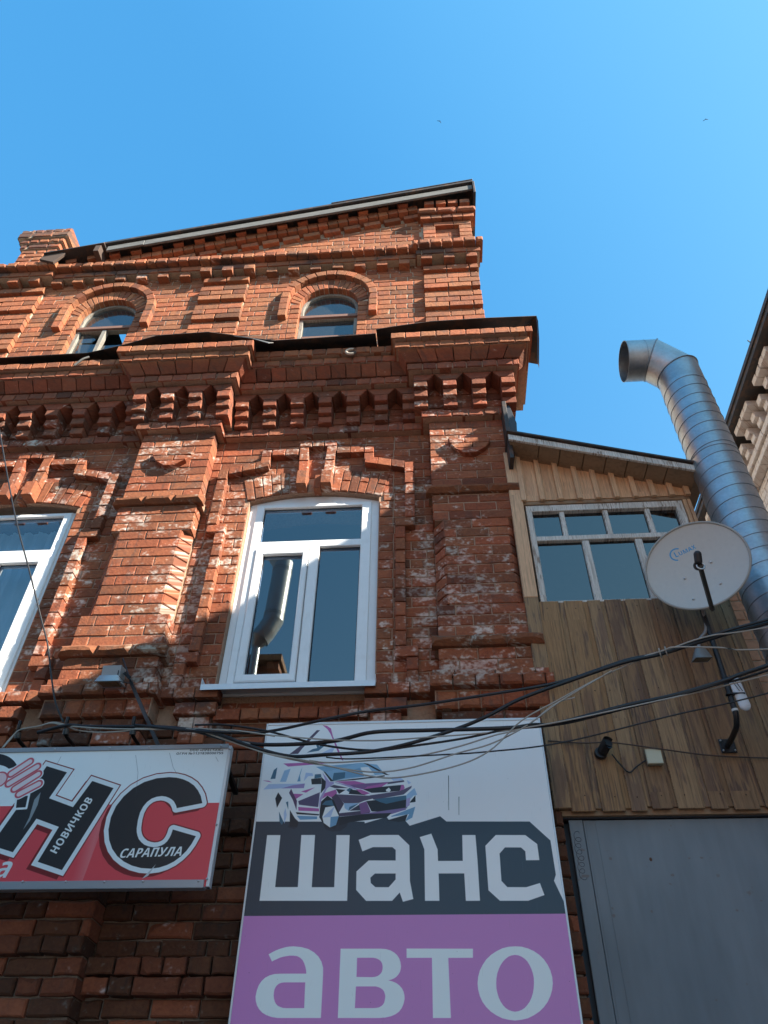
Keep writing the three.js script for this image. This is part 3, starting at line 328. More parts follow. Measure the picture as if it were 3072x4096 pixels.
// -- pilasters
const PZ = .14;
function pilaster(xc, z = PZ) {
  const a = xc - R0, b = xc + R0;
  for (let i = 0; i < 9; i++) course(a, b, Y6 - (i + 1) * HW, HW, z, { phase: a + (i % 2) * .13, depth: z + .03, S: .255 });
  core('main', a + .01, b - .01, 6.053 - 3 * HW, Y6, -.1, z - .007); core('main', a + .09, b - .09, 6.053 - 12 * HW, 6.053 - 3 * HW - .002, -.1, z - .007); core('main', a + .012, b - .012, 6.053 - 12 * HW, 6.053 - 3 * HW - .002, -.1, .026); core('main', a + .01, b - .01, 4.10, 6.053 - 12 * HW - .002, -.1, z - .007); core('low', a + .01, b - .01, 1.6, 4.098, -.1, z - .03);
  // half round boss: three cut courses
  for (let k = 0; k < 3; k++) {
    const y1 = 6.70 - k * .066, y0 = y1 - .062, r = .185, cx = xc + .01, wd = y => Math.sqrt(Math.max(.002, r * r - Math.pow(6.70 - y, 2)));
    const sp = k === 0 ? [-1, -.25, 1] : k === 1 ? [-1, .15, 1] : [-1, 1];
    for (let t = 0; t < sp.length - 1; t++) {
      const A = sp[t], B = sp[t + 1], g0 = A > -1 ? .004 : 0, g1 = B < 1 ? -.004 : 0;
      brick([V3(cx + A * wd(y0) + g0, y0, z + .052), V3(cx + B * wd(y0) + g1, y0, z + .052), V3(cx + B * wd(y1) + g1, y1, z + .052), V3(cx + A * wd(y1) + g0, y1, z + .052)], V3(0, 0, -.07), { name: 'boss_brick', j: .001, n: 2 });
    }
  }
  const tw = [.78, .92, .9];
  for (const y of [6.053, 4.559]) {
    for (const [x0, x1] of [[a - .05, xc - .12], [xc - .115, xc + .13], [xc + .135, b + .05]]) brick(rectq(x0, x1, y + .004, y + HW - .004, z + .058), V3(0, 0, -.09), { c: .028, j: .002, name: 'ledge_brick', tone: tw, chip: 0 });
    core('main', a - .03, b + .03, y + .01, y + HW - .012, 0, z + .02);
  }
  for (let i = 0; i < 15; i++) {
    const y = 6.053 - (i + 1) * HW, ch = i > 2 && i < 12;
    if (!ch) { course(a, b, y, HW, z, { phase: a + (i % 2) * .128 + .125, depth: z + .03, S: .258 }); continue; }
    const cx = .078, cz = .10; course(a + cx + .002, b - cx - .002, y, HW, z, { phase: a + cx + (i % 2) * .128 + .1, depth: .08, S: .258 });
    const q1 = [V3(b - cx, y + .005, z), V3(b, y + .005, z - cz), V3(b, y + HW - .005, z - cz), V3(b - cx, y + HW - .005, z)], q0 = [V3(a, y + .005, z - cz), V3(a + cx, y + .005, z), V3(a + cx, y + HW - .005, z), V3(a, y + HW - .005, z - cz)];
    brick(q1, V3(-.04, 0, -.03), { n: 2, name: 'chamfer_brick' }); brick(q0, V3(.04, 0, -.03), { n: 2, name: 'chamfer_brick' });
  }
  for (let i = 0; i < 2; i++) course(a - .004, b + .004, 4.559 - (i + 1) * HW, HW, z + .004, { phase: a + i * .13, depth: z + .03 });
  course(a - .05, b + .05, 4.312, .056, z + .045, { pat: 'S', phase: a + .1, depth: .19 });
  course(a - .07, b + .07, 4.222, .088, z + .085, { pat: 'H', H: .150, phase: a - .07, depth: .23, c: .012 });
  course(a - .03, b + .03, 4.085, .13, z + .035, { pat: 'H', H: .142, phase: a - .03, depth: .19, c: .014 });
  for (let i = 0; i < 24; i++) { const y = 4.085 - (i + 1) * HW; course(a, b, y, HW, z + (i === 14 ? .05 : rr(-.004, .006)), { pat: i === 14 ? 'H' : i % 2 ? 'S' : 'F', phase: a + (i % 3) * .09, depth: z + .05, j: .004, c: rr(.006, .011), chip: .3, gap: .012, grimeShade: 1 }); }
  core('main', a - .04, b + .04, 4.09, 4.36, 0, z + .012);
}
PIL.forEach(x => pilaster(x));

// -- frieze and cornice
const LV = [ // y0, height, z over the wall, half width on a pilaster
  { k: 'c6', y: Y6, h: HW, z: .070, w: .400 }, { k: 'b3', y: Y6 + HW, h: HW, z: .115 }, { k: 'b2', y: Y6 + 2 * HW, h: HW, z: .158 }, { k: 'b1', y: Y6 + 3 * HW, h: HW, z: .200 },
  { k: 'c5', y: Y6 + 4 * HW, h: HW, z: .198, w: .462 }, { k: 'c4', y: Y6 + 5 * HW, h: HW, z: .262, w: .518 }, { k: 'c3', y: Y6 + 6 * HW, h: HW, z: .270, z2: .365, w: .528, w2: .60 }, { k: 'c2', y: Y6 + 7 * HW, h: HW, z: .380, w: .628 }, { k: 'c1', y: Y6 + 8 * HW, h: HW, z: .425, w: .66 } ];
function cornice(x, dz, pil, i) {            // x(level) gives the two ends of the run
  for (const l of LV) {
    const z = l.z + dz;
    if (l.k[0] === 'b') continue;
    const [a, b] = x(l.w);
    if (l.k === 'c5') continue;
    if (l.k === 'c3') {
      const [a2, b2] = x(l.w2), n = Math.round((b - a) / .142);
      for (let t = 0; t < n; t++) {
        const f0 = t / n, f1 = (t + 1) / n, X0 = a + (b - a) * f0 + .004, X1 = a + (b - a) * f1 - .004, T0 = (pil ? a2 + (b2 - a2) * f0 : a + (b - a) * f0) + .004, T1 = (pil ? a2 + (b2 - a2) * f1 : a + (b - a) * f1) - .004;
        brick([V3(X0, l.y + .004, z), V3(X1, l.y + .004, z), V3(T1, l.y + l.h - .004, l.z2 + dz), V3(T0, l.y + l.h - .004, l.z2 + dz)], V3(0, .02, -.12), { j: .002, chip: .04 });
      }
      if (pil) for (const s of [-1, 1]) { const e = s > 0 ? b : a, e2 = s > 0 ? b2 : a2; const q = [V3(e, l.y + .004, z), V3(e, l.y + .004, z - .16), V3(e2, l.y + l.h - .004, l.z2 + dz - .25), V3(e2, l.y + l.h - .004, l.z2 + dz)]; brick(s > 0 ? q : [q[1], q[0], q[3], q[2]], V3(-s * .06, .02, -.01), { j: .002 }); }
      core('main', a + .01, b - .01, l.y, l.y + l.h, -.3, z - .03); continue;
    }
    course(a, b, l.y, l.h, z, { pat: 'H', H: .139, phase: a, depth: pil ? dz + .2 : .16, j: .003 });
    core('main', a + .012, b - .012, l.y + .002, l.y + l.h - .004, -.3, z - .014);
  }
}
const ends = (i, w) => [PIL[i] - w, PIL[i] + w];
PIL.forEach((p, i) => cornice(w => ends(i, w), PZ, true, i));
for (let i = 0; i < 2; i++) cornice(w => [PIL[i] + w, PIL[i + 1] - w], 0, false, i);
cornice(w => [L_END - 1.5, PIL[0] - w], 0, false, 0);
function frieze(xs, dz, pitch, recess) {
  xs.forEach((x, n) => {
    for (let k = 0; k < 3; k++) { const l = LV[1 + k]; brick(rectq(x - .0615, x + .0615, l.y + .004, l.y + l.h - .003, l.z + dz + rr(-.004, .004)), V3(0, 0, -(l.z + .05)), { name: 'corbel_brick', n: 2, j: .003 }); }
    const l = LV[4], hp = pitch / 2, L = n === 0 && recess ? .062 : hp - .001, Rr = n === xs.length - 1 && recess ? .062 : hp - .001;   // course with pointed niche heads below it
    brick([V3(x - Math.min(L, .072), l.y + .003, l.z + dz), V3(x + Math.min(Rr, .072), l.y + .003, l.z + dz), V3(x + Rr, l.y + l.h - .004, l.z + dz), V3(x - L, l.y + l.h - .004, l.z + dz)], V3(0, 0, -(l.z + .02)), { name: 'corbel_brick', n: 2, j: .002, c: .004 });
  });
  const a = xs[0] - .06, b = xs[xs.length - 1] + .06;
  for (let k = 0; k < 4; k++) course(a, b, LV[1 + k].y, HW, dz + .012, { pat: 'S', phase: xs[0] + .0615 + (k % 2) * .0, S: pitch, depth: .05 });
  core('main', a, b, LV[1].y, LV[4].y + HW, -.3, dz - .002);
}
PIL.forEach(p => frieze([-.4, -.1333, .1333, .4].map(d => p + d), PZ, .2667, true));
for (let i = 0; i < 2; i++) frieze([-3, -2, -1, 0, 1, 2, 3].map(k => (PIL[i] + PIL[i + 1]) / 2 + .02 + k * .2635), 0, .2635, false);
core('main', L_END - 1.5, PIL[0] - .4, Y6, 7.83, -.3, .05);

// -- attic storey
const TW = [-3.635, -1.035], HT = .0985, RK = x => 11.30 + .255 * x;
const piers = [[-5.12, -4.56], [-2.58, -2.03], [.06, .70]];
const hoodY = 9.43;
for (let i = 0; i < 36; i++) {
  const y = 7.90 + i * HT; if (y > 11.35) break;
  if (y + HT > 10.0 && y < 10.30) { course(-5.9, .66, y, HT, 0, { pat: 'F', phase: .1 + (i % 2) * .2, depth: .08 }); continue; }
  const cutv = [];
  for (const xc of TW) { if (y < 9.30) cutv.push([xc - .445, xc + .445]); else if (y < 9.88) { const r = Math.sqrt(Math.max(0, .45 * .45 - Math.pow(Math.max(0, y + HT * .35 - hoodY), 2))); cutv.push([xc - r, xc + r]); } }
  if (y < 10) for (const [a, b] of piers) cutv.push([a, b]);
  let xl = -5.9, xr = .66; if (y > 10.2) { xl = Math.max(xl, (y + HT * .6 - 11.30) / .255); xr = .06; }
  if (xl > xr - .1) continue;
  for (const [a, b] of minus([[xl, xr]], cutv)) course(a, b, y, HT, 0, { pat: 'F', phase: (i % 2) * .2 + .07, depth: .08, gap: .011, S: .268, H: .136 });
  if (y < 9.30) for (const xc of TW) for (const s of [-1, 1]) { const w = i % 2 ? .125 : .122; const a = s < 0 ? xc - .445 : xc + .330, b = s < 0 ? xc - .330 : xc + .445; brick(rectq(a + .006, b - .002, y + .006, y + HT - .006, .003), V3(0, 0, -.2), { n: 2 }); }
}
for (const xc of TW) {
  for (let k = 0; k < 19; k++) {        // ring of the arch
    const t0 = Math.PI * (k + .06) / 19, t1 = Math.PI * (k + .94) / 19, ri = .332, ro = .448, ci = 9.365, co = hoodY;
    const p = (r, t, cy) => V3(xc - r * Math.cos(t), cy + r * Math.sin(t), .004);
    brick([p(ri, t0, ci), p(ri, t1, ci), p(ro, t1, co), p(ro, t0, co)], V3(0, 0, -.2), { n: 2, name: 'arch_brick' });
  }
  const hb = (x0, x1, y0, y1) => brick(rectq(x0, x1, y0, y1, .070), V3(0, 0, -.1), { n: 2, name: 'hood_brick' });
  for (const s of [-1, 1]) for (let k = 0; k < 3; k++) { const x0 = s < 0 ? xc - .557 : xc + .465; hb(x0, x0 + .092, 9.06 + k * .125, 9.178 + k * .125); }
  for (let k = 0; k < 13; k++) {
    const t0 = Math.PI * (k + .04) / 13, t1 = Math.PI * (k + .96) / 13, p = (r, t) => V3(xc - r * Math.cos(t), hoodY + r * Math.sin(t), .070);
    brick([p(.465, t0), p(.465, t1), p(.557, t1), p(.557, t0)], V3(0, 0, -.11), { n: 2, name: 'hood_brick' });
  }
}
const pierTop = 9.985;
for (const [a, b] of piers) {
  core('tower', a + .012, b - .012, 7.9, 10.0, -.05, .008);
  for (let k = 0; k < 20; k++) { const y = pierTop - (k + 1) * .1013; if (y < 7.9) break; const rec = k % 4 === 1; course(a + (rec ? .015 : 0), b - (rec ? .015 : 0), y, .1013, rec ? .016 : .062, { phase: a + (k % 2) * .13, S: .27, depth: rec ? .07 : .1, gap: .012 }); }
}
const inPier = x => piers.some(([a, b]) => x > a - .06 && x < b + .08);
for (let x = -5.76; x < .70; x += .2665) { const dz = inPier(x) ? .05 : 0; brick(rectq(x - .064, x + .064, 10.012, 10.104, .092 + dz + rr(-.006, .006)), V3(0, 0, -.2), { n: 2, name: 'dentil_brick' }); }
for (const [a, b, dz] of [[-5.9, -5.2, 0], [-5.2, -4.48, .05], [-4.48, -.02, 0], [-.02, .745, .05]]) {
  course(a, b, 10.106, .094, .108 + dz, { S: .268, phase: .05, depth: .17 + dz }); course(a + (dz ? -.03 : .03), b + (dz ? .035 : -.03), 10.206, .1, .19 + dz, { pat: 'H', H: .134, phase: .02, depth: .25 + dz, c: .012, chip: .3 });
  core('tower', a + .01, b - .01, 10.106, 10.30, -.2, .09 + dz);
}
// rake corbelling under the sloping verge
{
  const t = V3(1, .255, 0).normalize(), n = V3(-t.y, t.x, 0);
  const rq = (s, l, o, h, z) => { const p = V3(0, 11.30, 0).addScaledVector(t, s).addScaledVector(n, o); p.z = z; return [p.clone(), p.clone().addScaledVector(t, l), p.clone().addScaledVector(t, l).addScaledVector(n, h), p.clone().addScaledVector(n, h)]; };
  for (let s = -4.45; s < -.1; s += .268) brick(rq(s, .215, -.02, .085, .055), V3(0, 0, -.15), { n: 2 });
  for (let s = -4.5; s < 0; s += .134) brick(rq(s, .124, .070 + ((s * 7.46) % 2 ? .012 : 0), .098, .108), V3(0, 0, -.2), { n: 2, chip: .3 });
  for (let s = -4.5; s < 0; s += .268) { brick(rq(s + .02, .128, .176, .09, .165), V3(0, 0, -.25), { n: 2, chip: .3 }); brick(rq(s + .155, .120, .165, .06, .10), V3(0, 0, -.2), { n: 2 }); }
}
// block over the corner pier
for (let i = 0; i < 8; i++) { const y = 10.306 + i * HT; if (i >= 3 && i < 7) { course(.08, .235, y, HT, .06, { S: .2, phase: .3, depth: .1 }); course(.535, .69, y, HT, .06, { S: .2, phase: .9, depth: .1 }); course(.235, .535, y, HT, .01, { S: .268, phase: (i % 2) * .13, depth: .06 }); } else course(.08, .69, y, HT, .06, { S: .268, phase: .08 + (i % 2) * .13, depth: .1 }); }
course(.05, .735, 11.10, .095, .115, { pat: 'H', H: .137, phase: .05, depth: .2 }); course(.02, .765, 11.205, .1, .165, { S: .25, phase: .02, depth: .25, c: .02 }); course(.06, .73, 11.31, .11, .09, { S: .268, phase: 0, depth: .16 });
for (let k = 0; k < 4; k++) brick(rectq(.11 + k * .155, .235 + k * .155, 11.43, 11.525, .15), V3(0, 0, -.25), { n: 2 });
core('tower', .03, .69, 10.3, 11.6, -.2, .0);
// corner pinnacle at the low end of the verge
for (const [y, h, w, z, p] of [[10.306, .1, .235, .10, 'S'], [10.406, .1, .235, .10, 'F'], [10.506, .1, .235, .10, 'S'], [10.606, .1, .235, .10, 'F'], [10.706, .1, .235, .10, 'S'], [10.806, .1, .235, .10, 'F'], [10.906, .1, .265, .125, 'S'], [11.006, .1, .30, .15, 'H'], [11.106, .12, .345, .18, 'S'], [11.226, .1, .34, .17, 'H'], [11.326, .1, .27, .12, 'H'], [11.426, .085, .12, .05, 'H']]) {
  course(-4.92 - w, -4.92 + w, y, h, z, { pat: p, phase: -4.92 + h, depth: .3, chip: .3, c: .012 }); core('tower', -4.92 - w + .012, -4.92 + w - .012, y + .001, y + h - .001, -.35, z - .014);
}

// -- backing walls with their openings, floors and roof
{
  const winHole = xc => { const p = new THREE.Path(); p.moveTo(xc - .56, 4.195); p.lineTo(xc + .56, 4.195); for (let k = 0; k <= 12; k++) { const r = .56 - 1.12 * k / 12; p.lineTo(xc + r, intr(r) - .004); } p.closePath(); return p; };
  const s = new THREE.Shape(); s.moveTo(-9, 4.10); s.lineTo(.69, 4.10); s.lineTo(.69, 7.86); s.lineTo(-9, 7.86); s.closePath();
  BAYW.forEach(xc => s.holes.push(winHole(xc)));
  const g = extr(s, -.42, -.008, 0); mesh('wall', g, mortarMain, building); mesh('wall', box(-9, .69, 0, 4.098, -.42, -.03), mortarLow, building);
  const t = new THREE.Shape(); t.moveTo(-9, 7.86); t.lineTo(.66, 7.86); t.lineTo(.66, 11.55); t.lineTo(0.02, 11.55); t.lineTo(-4.4, 10.42); t.lineTo(-9, 10.42); t.closePath();
  TW.forEach(xc => { const p = new THREE.Path(); p.moveTo(xc - .336, 8.40); p.lineTo(xc + .336, 8.40); p.lineTo(xc + .336, 9.365); p.absarc(xc, 9.365, .336, 0, Math.PI, false); p.closePath(); t.holes.push(p); });
  mesh('wall', extr(t, -.40, -.008, 0, 24), mortarTower, building);
  // side, rear and inner walls, floors and ceilings
  const inner = [box(.29, .688, 0, 11.5, -6, -.425), box(-9, .69, 0, 10.2, -6.4, -6.01), box(-9.4, -9.01, 0, 10.2, -6.4, -.02), box(-9.4, -4.0, 10.21, 10.27, -6.4, -.42), box(-8.99, .28, 3.6, 3.9, -6, -.44), box(-8.99, .28, 7.3, 7.6, -6, -.44), box(-2.42, -2.18, 3.91, 7.29, -6, -.44), box(-2.42, -2.18, 7.61, 10.3, -6, -.44)];
  { const q = extr(poly([[-4.6, 10.2], [.685, 10.2], [.685, 11.55], [-4.6, 10.36]]), -6.4, -6.02, 0); mesh('inner_wall', q, plaster, building); }
  mesh('inner_wall', mergeGeometries(inner), plaster, building);
  for (const [k, m] of [['main', mortarMain], ['tower', mortarTower], ['low', mortarLow]]) if (cores[k].length) { const o = mesh('mortar', mergeGeometries(cores[k]), m, building); o.userData.kind = 'stuff'; }
}
// the bricks that show largest are meshes of their own, the rest one mass
{
  const kinds = {}; for (const b of found) (kinds[b.name] ||= []).push(b);
  const rest = [];
  for (const k in kinds) { kinds[k].sort((a, b) => b.area - a.area); kinds[k].forEach((b, i) => { if (i < 300 && b.area > 0) mesh(k, b.g, brickMat, building); else rest.push(b.g); }); console.log(k, kinds[k].length); }
  const m = mesh('brick_mass', mergeGeometries(rest), brickMat, building); m.userData.kind = 'stuff';
  console.log('bricks', found.length, 'joined', rest.length);
}
// -- white plastic windows of the second storey
function pvcWindow(xc, s) {
  const w = part('window', building), X = r => xc + s * r, R = (a, b) => s > 0 ? [X(a), X(b)] : [X(b), X(a)];
  const arch = (i, y0, y1 = null) => { const p = new THREE.Shape(); p.moveTo(xc - i, y0); p.lineTo(xc + i, y0); for (let k = 0; k <= 14; k++) { const r = i - 2 * i * k / 14; p.lineTo(xc + r, (y1 ?? intr(r) - .006)); } p.closePath(); return p; };
  const cas = s > 0 ? arch(.558, 4.345) : arch(.558, 4.345, 6.205); cas.holes.push(rectPath(...R(-.498, .492), 4.40, 6.195)); mesh('casing', extr(cas, -.10, -.064, .002), pvcSheet, w);
  const fr = rectPath(...R(-.503, .497), 4.395, 6.2, THREE.Shape); fr.holes.push(rectPath(...R(-.432, .412), 5.775, 6.16), rectPath(...R(-.447, -.003), 4.44, 5.702), rectPath(...R(.078, .412), 4.44, 5.702));
  mesh('frame', extr(fr, -.13, -.048, .006), pvc, w);
  const sa = rectPath(...R(-.443, -.008), 4.445, 5.697, THREE.Shape); sa.holes.push(rectPath(...R(-.380, -.055), 4.505, 5.625)); mesh('sash', extr(sa, -.115, -.034, .007), pvc, w);
  const pane = (a, b, y0, y1, z) => { const g = new THREE.PlaneGeometry(b - a, y1 - y0); g.translate((a + b) / 2, (y0 + y1) / 2, z); mesh('pane', g, glass, w); };
  pane(...R(-.44, .42), 5.77, 6.165, -.085); pane(...R(-.385, -.05), 4.50, 5.63, -.075); pane(...R(.075, .415), 4.435, 5.705, -.085);
  const gk = std(lin(.02, .02, .022), .7);
  for (const [a, b, y0, y1, z] of [[-.432, .412, 5.775, 6.16, -.08], [-.38, -.055, 4.505, 5.625, -.07], [.078, .412, 4.44, 5.702, -.08]]) { const q = rectPath(...R(a - .002, b + .002), y0 - .002, y1 + .002, THREE.Shape); q.holes.push(rectPath(...R(a + .006, b - .006), y0 + .006, y1 - .006)); mesh('gasket', extr(q, z, z + .006, 0), gk, w); }
  const sl = poly([[-.07, 4.372], [.13, 4.330], [.135, 4.285], [.131, 4.285], [.126, 4.324], [-.07, 4.366]]);
  const g = new THREE.ExtrudeGeometry(sl, { depth: 1.19, bevelEnabled: false }); g.rotateY(-Math.PI / 2); g.translate(xc + .575, 0, 0); mesh('sill', g, tinWhite, w);
  for (const e of [-.616, .574]) mesh('sill_end', box(xc + e, xc + e + .003, 4.30, 4.375, .06, .133), tinWhite, w);
  return w;
}
{ // pale curtain behind the panes of the left window
  const P = [], U = [], I = [], n = 60; for (let i = 0; i <= n; i++) for (const y of [4.4, 6.2]) { const x = BAYW[0] - .52 + 1.04 * i / n; P.push(x, y, -.30 + .018 * Math.sin(i * .9) + .01 * Math.sin(i * 2.3)); U.push(x, y); }
  for (let i = 0; i < n; i++) I.push(2 * i, 2 * i + 2, 2 * i + 3, 2 * i, 2 * i + 3, 2 * i + 1);
  const g = rawGeo(P, U, I); g.computeVertexNormals(); mesh('curtain', g, new THREE.MeshPhysicalMaterial({ color: lin(.60, .68, .62), roughness: 1, transmission: .3, thickness: 0, side: THREE.DoubleSide }), scene).userData = { label: 'pale curtain behind the window beside the hanging wire', category: 'curtain' };
}
pvcWindow(BAYW[1], 1).userData.label = 'white plastic window above the pink sign'; pvcWindow(BAYW[0], -1).userData.label = 'white plastic window beside the hanging wire';
// -- weathered arched attic windows
function atticWindow(xc, n) {
  const w = part('window', building), zi = -.075, cy = 9.365, r = .334;
  const o = new THREE.Shape(); o.moveTo(xc - r, 8.41); o.lineTo(xc + r, 8.41); o.lineTo(xc + r, cy); o.absarc(xc, cy, r, 0, Math.PI, false); o.closePath();
  const lun = new THREE.Path(); lun.moveTo(xc - r + .034, 9.21); lun.lineTo(xc + r - .034, 9.21); lun.lineTo(xc + r - .034, cy); lun.absarc(xc, cy, r - .034, 0, Math.PI, false); lun.closePath();
  o.holes.push(lun, rectPath(xc - r + .045, xc + r - .045, 8.46, 9.15)); mesh('frame', extr(o, zi - .06, zi, .004, 20), oldFrame, w);
  mesh('transom', bar(xc - r + .01, xc + r - .01, 9.155, 9.205, zi - .02, zi + .028), brownPaint, w);
  const gl = new THREE.ShapeGeometry((() => { const q = new THREE.Shape(); q.moveTo(xc - r + .04, 9.2); q.lineTo(xc + r - .04, 9.2); q.lineTo(xc + r - .04, cy); q.absarc(xc, cy, r - .04, 0, Math.PI, false); q.closePath(); return q; })(), 16); gl.translate(0, 0, zi - .03); mesh('pane', gl, oldGlass, w);
  const pane = (pts, z = zi - .035) => { const g = new THREE.ShapeGeometry(poly(pts)); g.translate(0, 0, z); mesh('pane', g, oldGlass, w); };
  if (n) {       // sash with a fanlight shaped upper light and a low bar
    mesh('bar', bar(xc - r + .045, xc + r - .045, 8.80, 8.84, zi - .045, zi - .01), brownPaint, w); mesh('bar', bar(xc + .06, xc + .10, 8.46, 8.80, zi - .045, zi - .01), brownPaint, w);
    pane([[xc - r + .04, 8.84], [xc + r - .04, 8.84], [xc + r - .04, 9.15], [xc - r + .04, 9.15]]); pane([[xc + .10, 8.46], [xc + r - .04, 8.46], [xc + r - .04, 8.80], [xc + .10, 8.80]]);
  } else {
    mesh('mullion', bar(xc - .022, xc + .028, 8.46, 9.15, zi - .05, zi + .012), oldFrame, w);
    pane([[xc - r + .04, 8.46], [xc - .02, 8.46], [xc - .02, 8.93], [xc - r + .04, 8.95]]); pane([[xc + .03, 8.46], [xc + r - .04, 8.46], [xc + r - .04, 8.90], [xc + .03, 8.90]]);
    pane([[xc - r + .04, 8.97], [xc - .12, 8.97], [xc - .08, 9.03], [xc - .13, 9.08], [xc - .2, 9.15], [xc - r + .04, 9.15]]);
  }
  mesh('sill', bar(xc - r, xc + r, 8.40, 8.45, zi - .06, .02), oldFrame, w);
}
atticWindow(TW[0], 0); atticWindow(TW[1], 1);

// -- dark sheet metal on the cornice
{
  const f = [[-6.8, 7.90, .455], [-4.18, 7.90, .455], [-3.75, 7.885, .47], [-3.29, 7.90, .462], [-3.12, 7.92, .48], [-2.90, 7.925, .52], [-2.55, 7.93, .60], [-2.05, 7.93, .61], [-1.86, 7.925, .575], [-1.62, 7.89, .54], [-1.44, 7.865, .525], [-1.40, 7.875, .512], [-.92, 7.88, .516], [-.43, 7.885, .526]];
  mesh('eave_sheet', sheet(f, f.map(p => [p[0], p[1] + .20, -.01])), tinRust, building);
  const f2 = [[-.425, 7.915, .552], [-.29, 7.92, .568], [.1, 7.93, .60], [.6, 7.94, .60], [1.10, 7.945, .59]];
  mesh('eave_sheet', sheet(f2, f2.map(p => [p[0], p[1] + .20, p[0] > .8 ? .05 : -.01])), tinRust, building);
  mesh('eave_sheet', sheet([[1.102, 7.945, .585], [1.125, 7.925, .40], [1.15, 7.91, .06]], [[1.05, 7.957, .52], [.86, 8.03, .27], [.705, 8.09, .06]]), tinRust, building);
  mesh('eave_lip', sheet([[1.106, 7.87, .583], [1.128, 7.85, .40], [1.153, 7.84, .06]], [[1.103, 7.944, .584], [1.126, 7.924, .40], [1.151, 7.909, .06]], .003), tinRust, building);
  // loose strip of tin bent down at the joint
  mesh('loose_strip', sheet([[-1.80, 7.905, .565], [-1.62, 7.868, .552], [-1.46, 7.80, .535]], [[-1.78, 7.925, .53], [-1.56, 7.895, .515], [-1.42, 7.855, .50]], .004), tinGrey, building);
  { const g = new THREE.TorusGeometry(.048, .014, 8, 24, 4.2); g.rotateZ(1.0); g.scale(1, .8, 1); g.translate(-.668, 7.745, .43); mesh('foam_patch', g, std(lin(.55, .47, .38), .95), building); const d = new THREE.SphereGeometry(.042, 14, 10); d.scale(1, .75, .25); d.translate(-.655, 7.745, .418); mesh('pipe_hole', d, brownBoard, building); }
  mesh('splinter', tube([[-3.36, 7.70, .46], [-3.30, 7.78, .47], [-3.25, 7.83, .46]], .012, 8, 5), greyBoard, building);
}
// -- verge of the attic roof
{
  const yb = x => 11.445 + .249 * x, bd = (x0, x1, o0, o1, z0, z1, m, n) => { const g = extr(poly([[x0, yb(x0) + o0], [x1, yb(x1) + o0], [x1, yb(x1) + o1], [x0, yb(x0) + o1]]), z0, z1, .004); mesh(n, g, m, building); };
  bd(-3.88, -3.43, .012, .118, .205, .235, greyBoard, 'fascia_board'); bd(-3.425, .755, .008, .125, .20, .23, greyBoard, 'fascia_board');
  bd(-4.05, .762, .155, .20, -6.3, .262, tinRust, 'roof'); bd(-1.1, .765, .205, .225, -2, .268, tinRust, 'roof_strip');
  bd(-4.62, -3.90, .09, .11, -.3, .30, tinRust, 'roof_sheet');
  mesh('fascia_board', extr(poly([[-4.66, 10.30], [-4.45, 10.20], [-4.36, 10.42], [-4.58, 10.52]]), .235, .27, .004), brownBoard, building);
  mesh('rafter_end', bar(-4.00, -3.93, 10.39, 10.53, .02, .29), brownBoard, building);
  mesh('fascia_board', extr(poly([[.757, 11.47], [.785, 11.47], [.785, 11.80], [.757, 11.83]]), -5, .26, .003), tinRust, building);
  mesh('soffit', box(-4.3, .75, 10.2, 10.21, -.39, -.38), mortarLow, building);
}

const oldGlass2 = new THREE.MeshPhysicalMaterial({ color: lin(.08, .13, .22), roughness: .015, metalness: 0, transmission: 1, thickness: 0, ior: 2.1, side: THREE.DoubleSide });
const tinGreyDark = std(lin(.05, .055, .065), .5, { metalness: .4, side: THREE.DoubleSide });
function brickLike(q, back) { const g = brick(q, back, { n: 2 }); found.pop(); const p = g.attributes.position, uv = g.attributes.uv; for (let i = 0; i < p.count; i++) uv.setXY(i, p.getX(i) + p.getZ(i), p.getY(i)); g.deleteAttribute('color'); return g; }

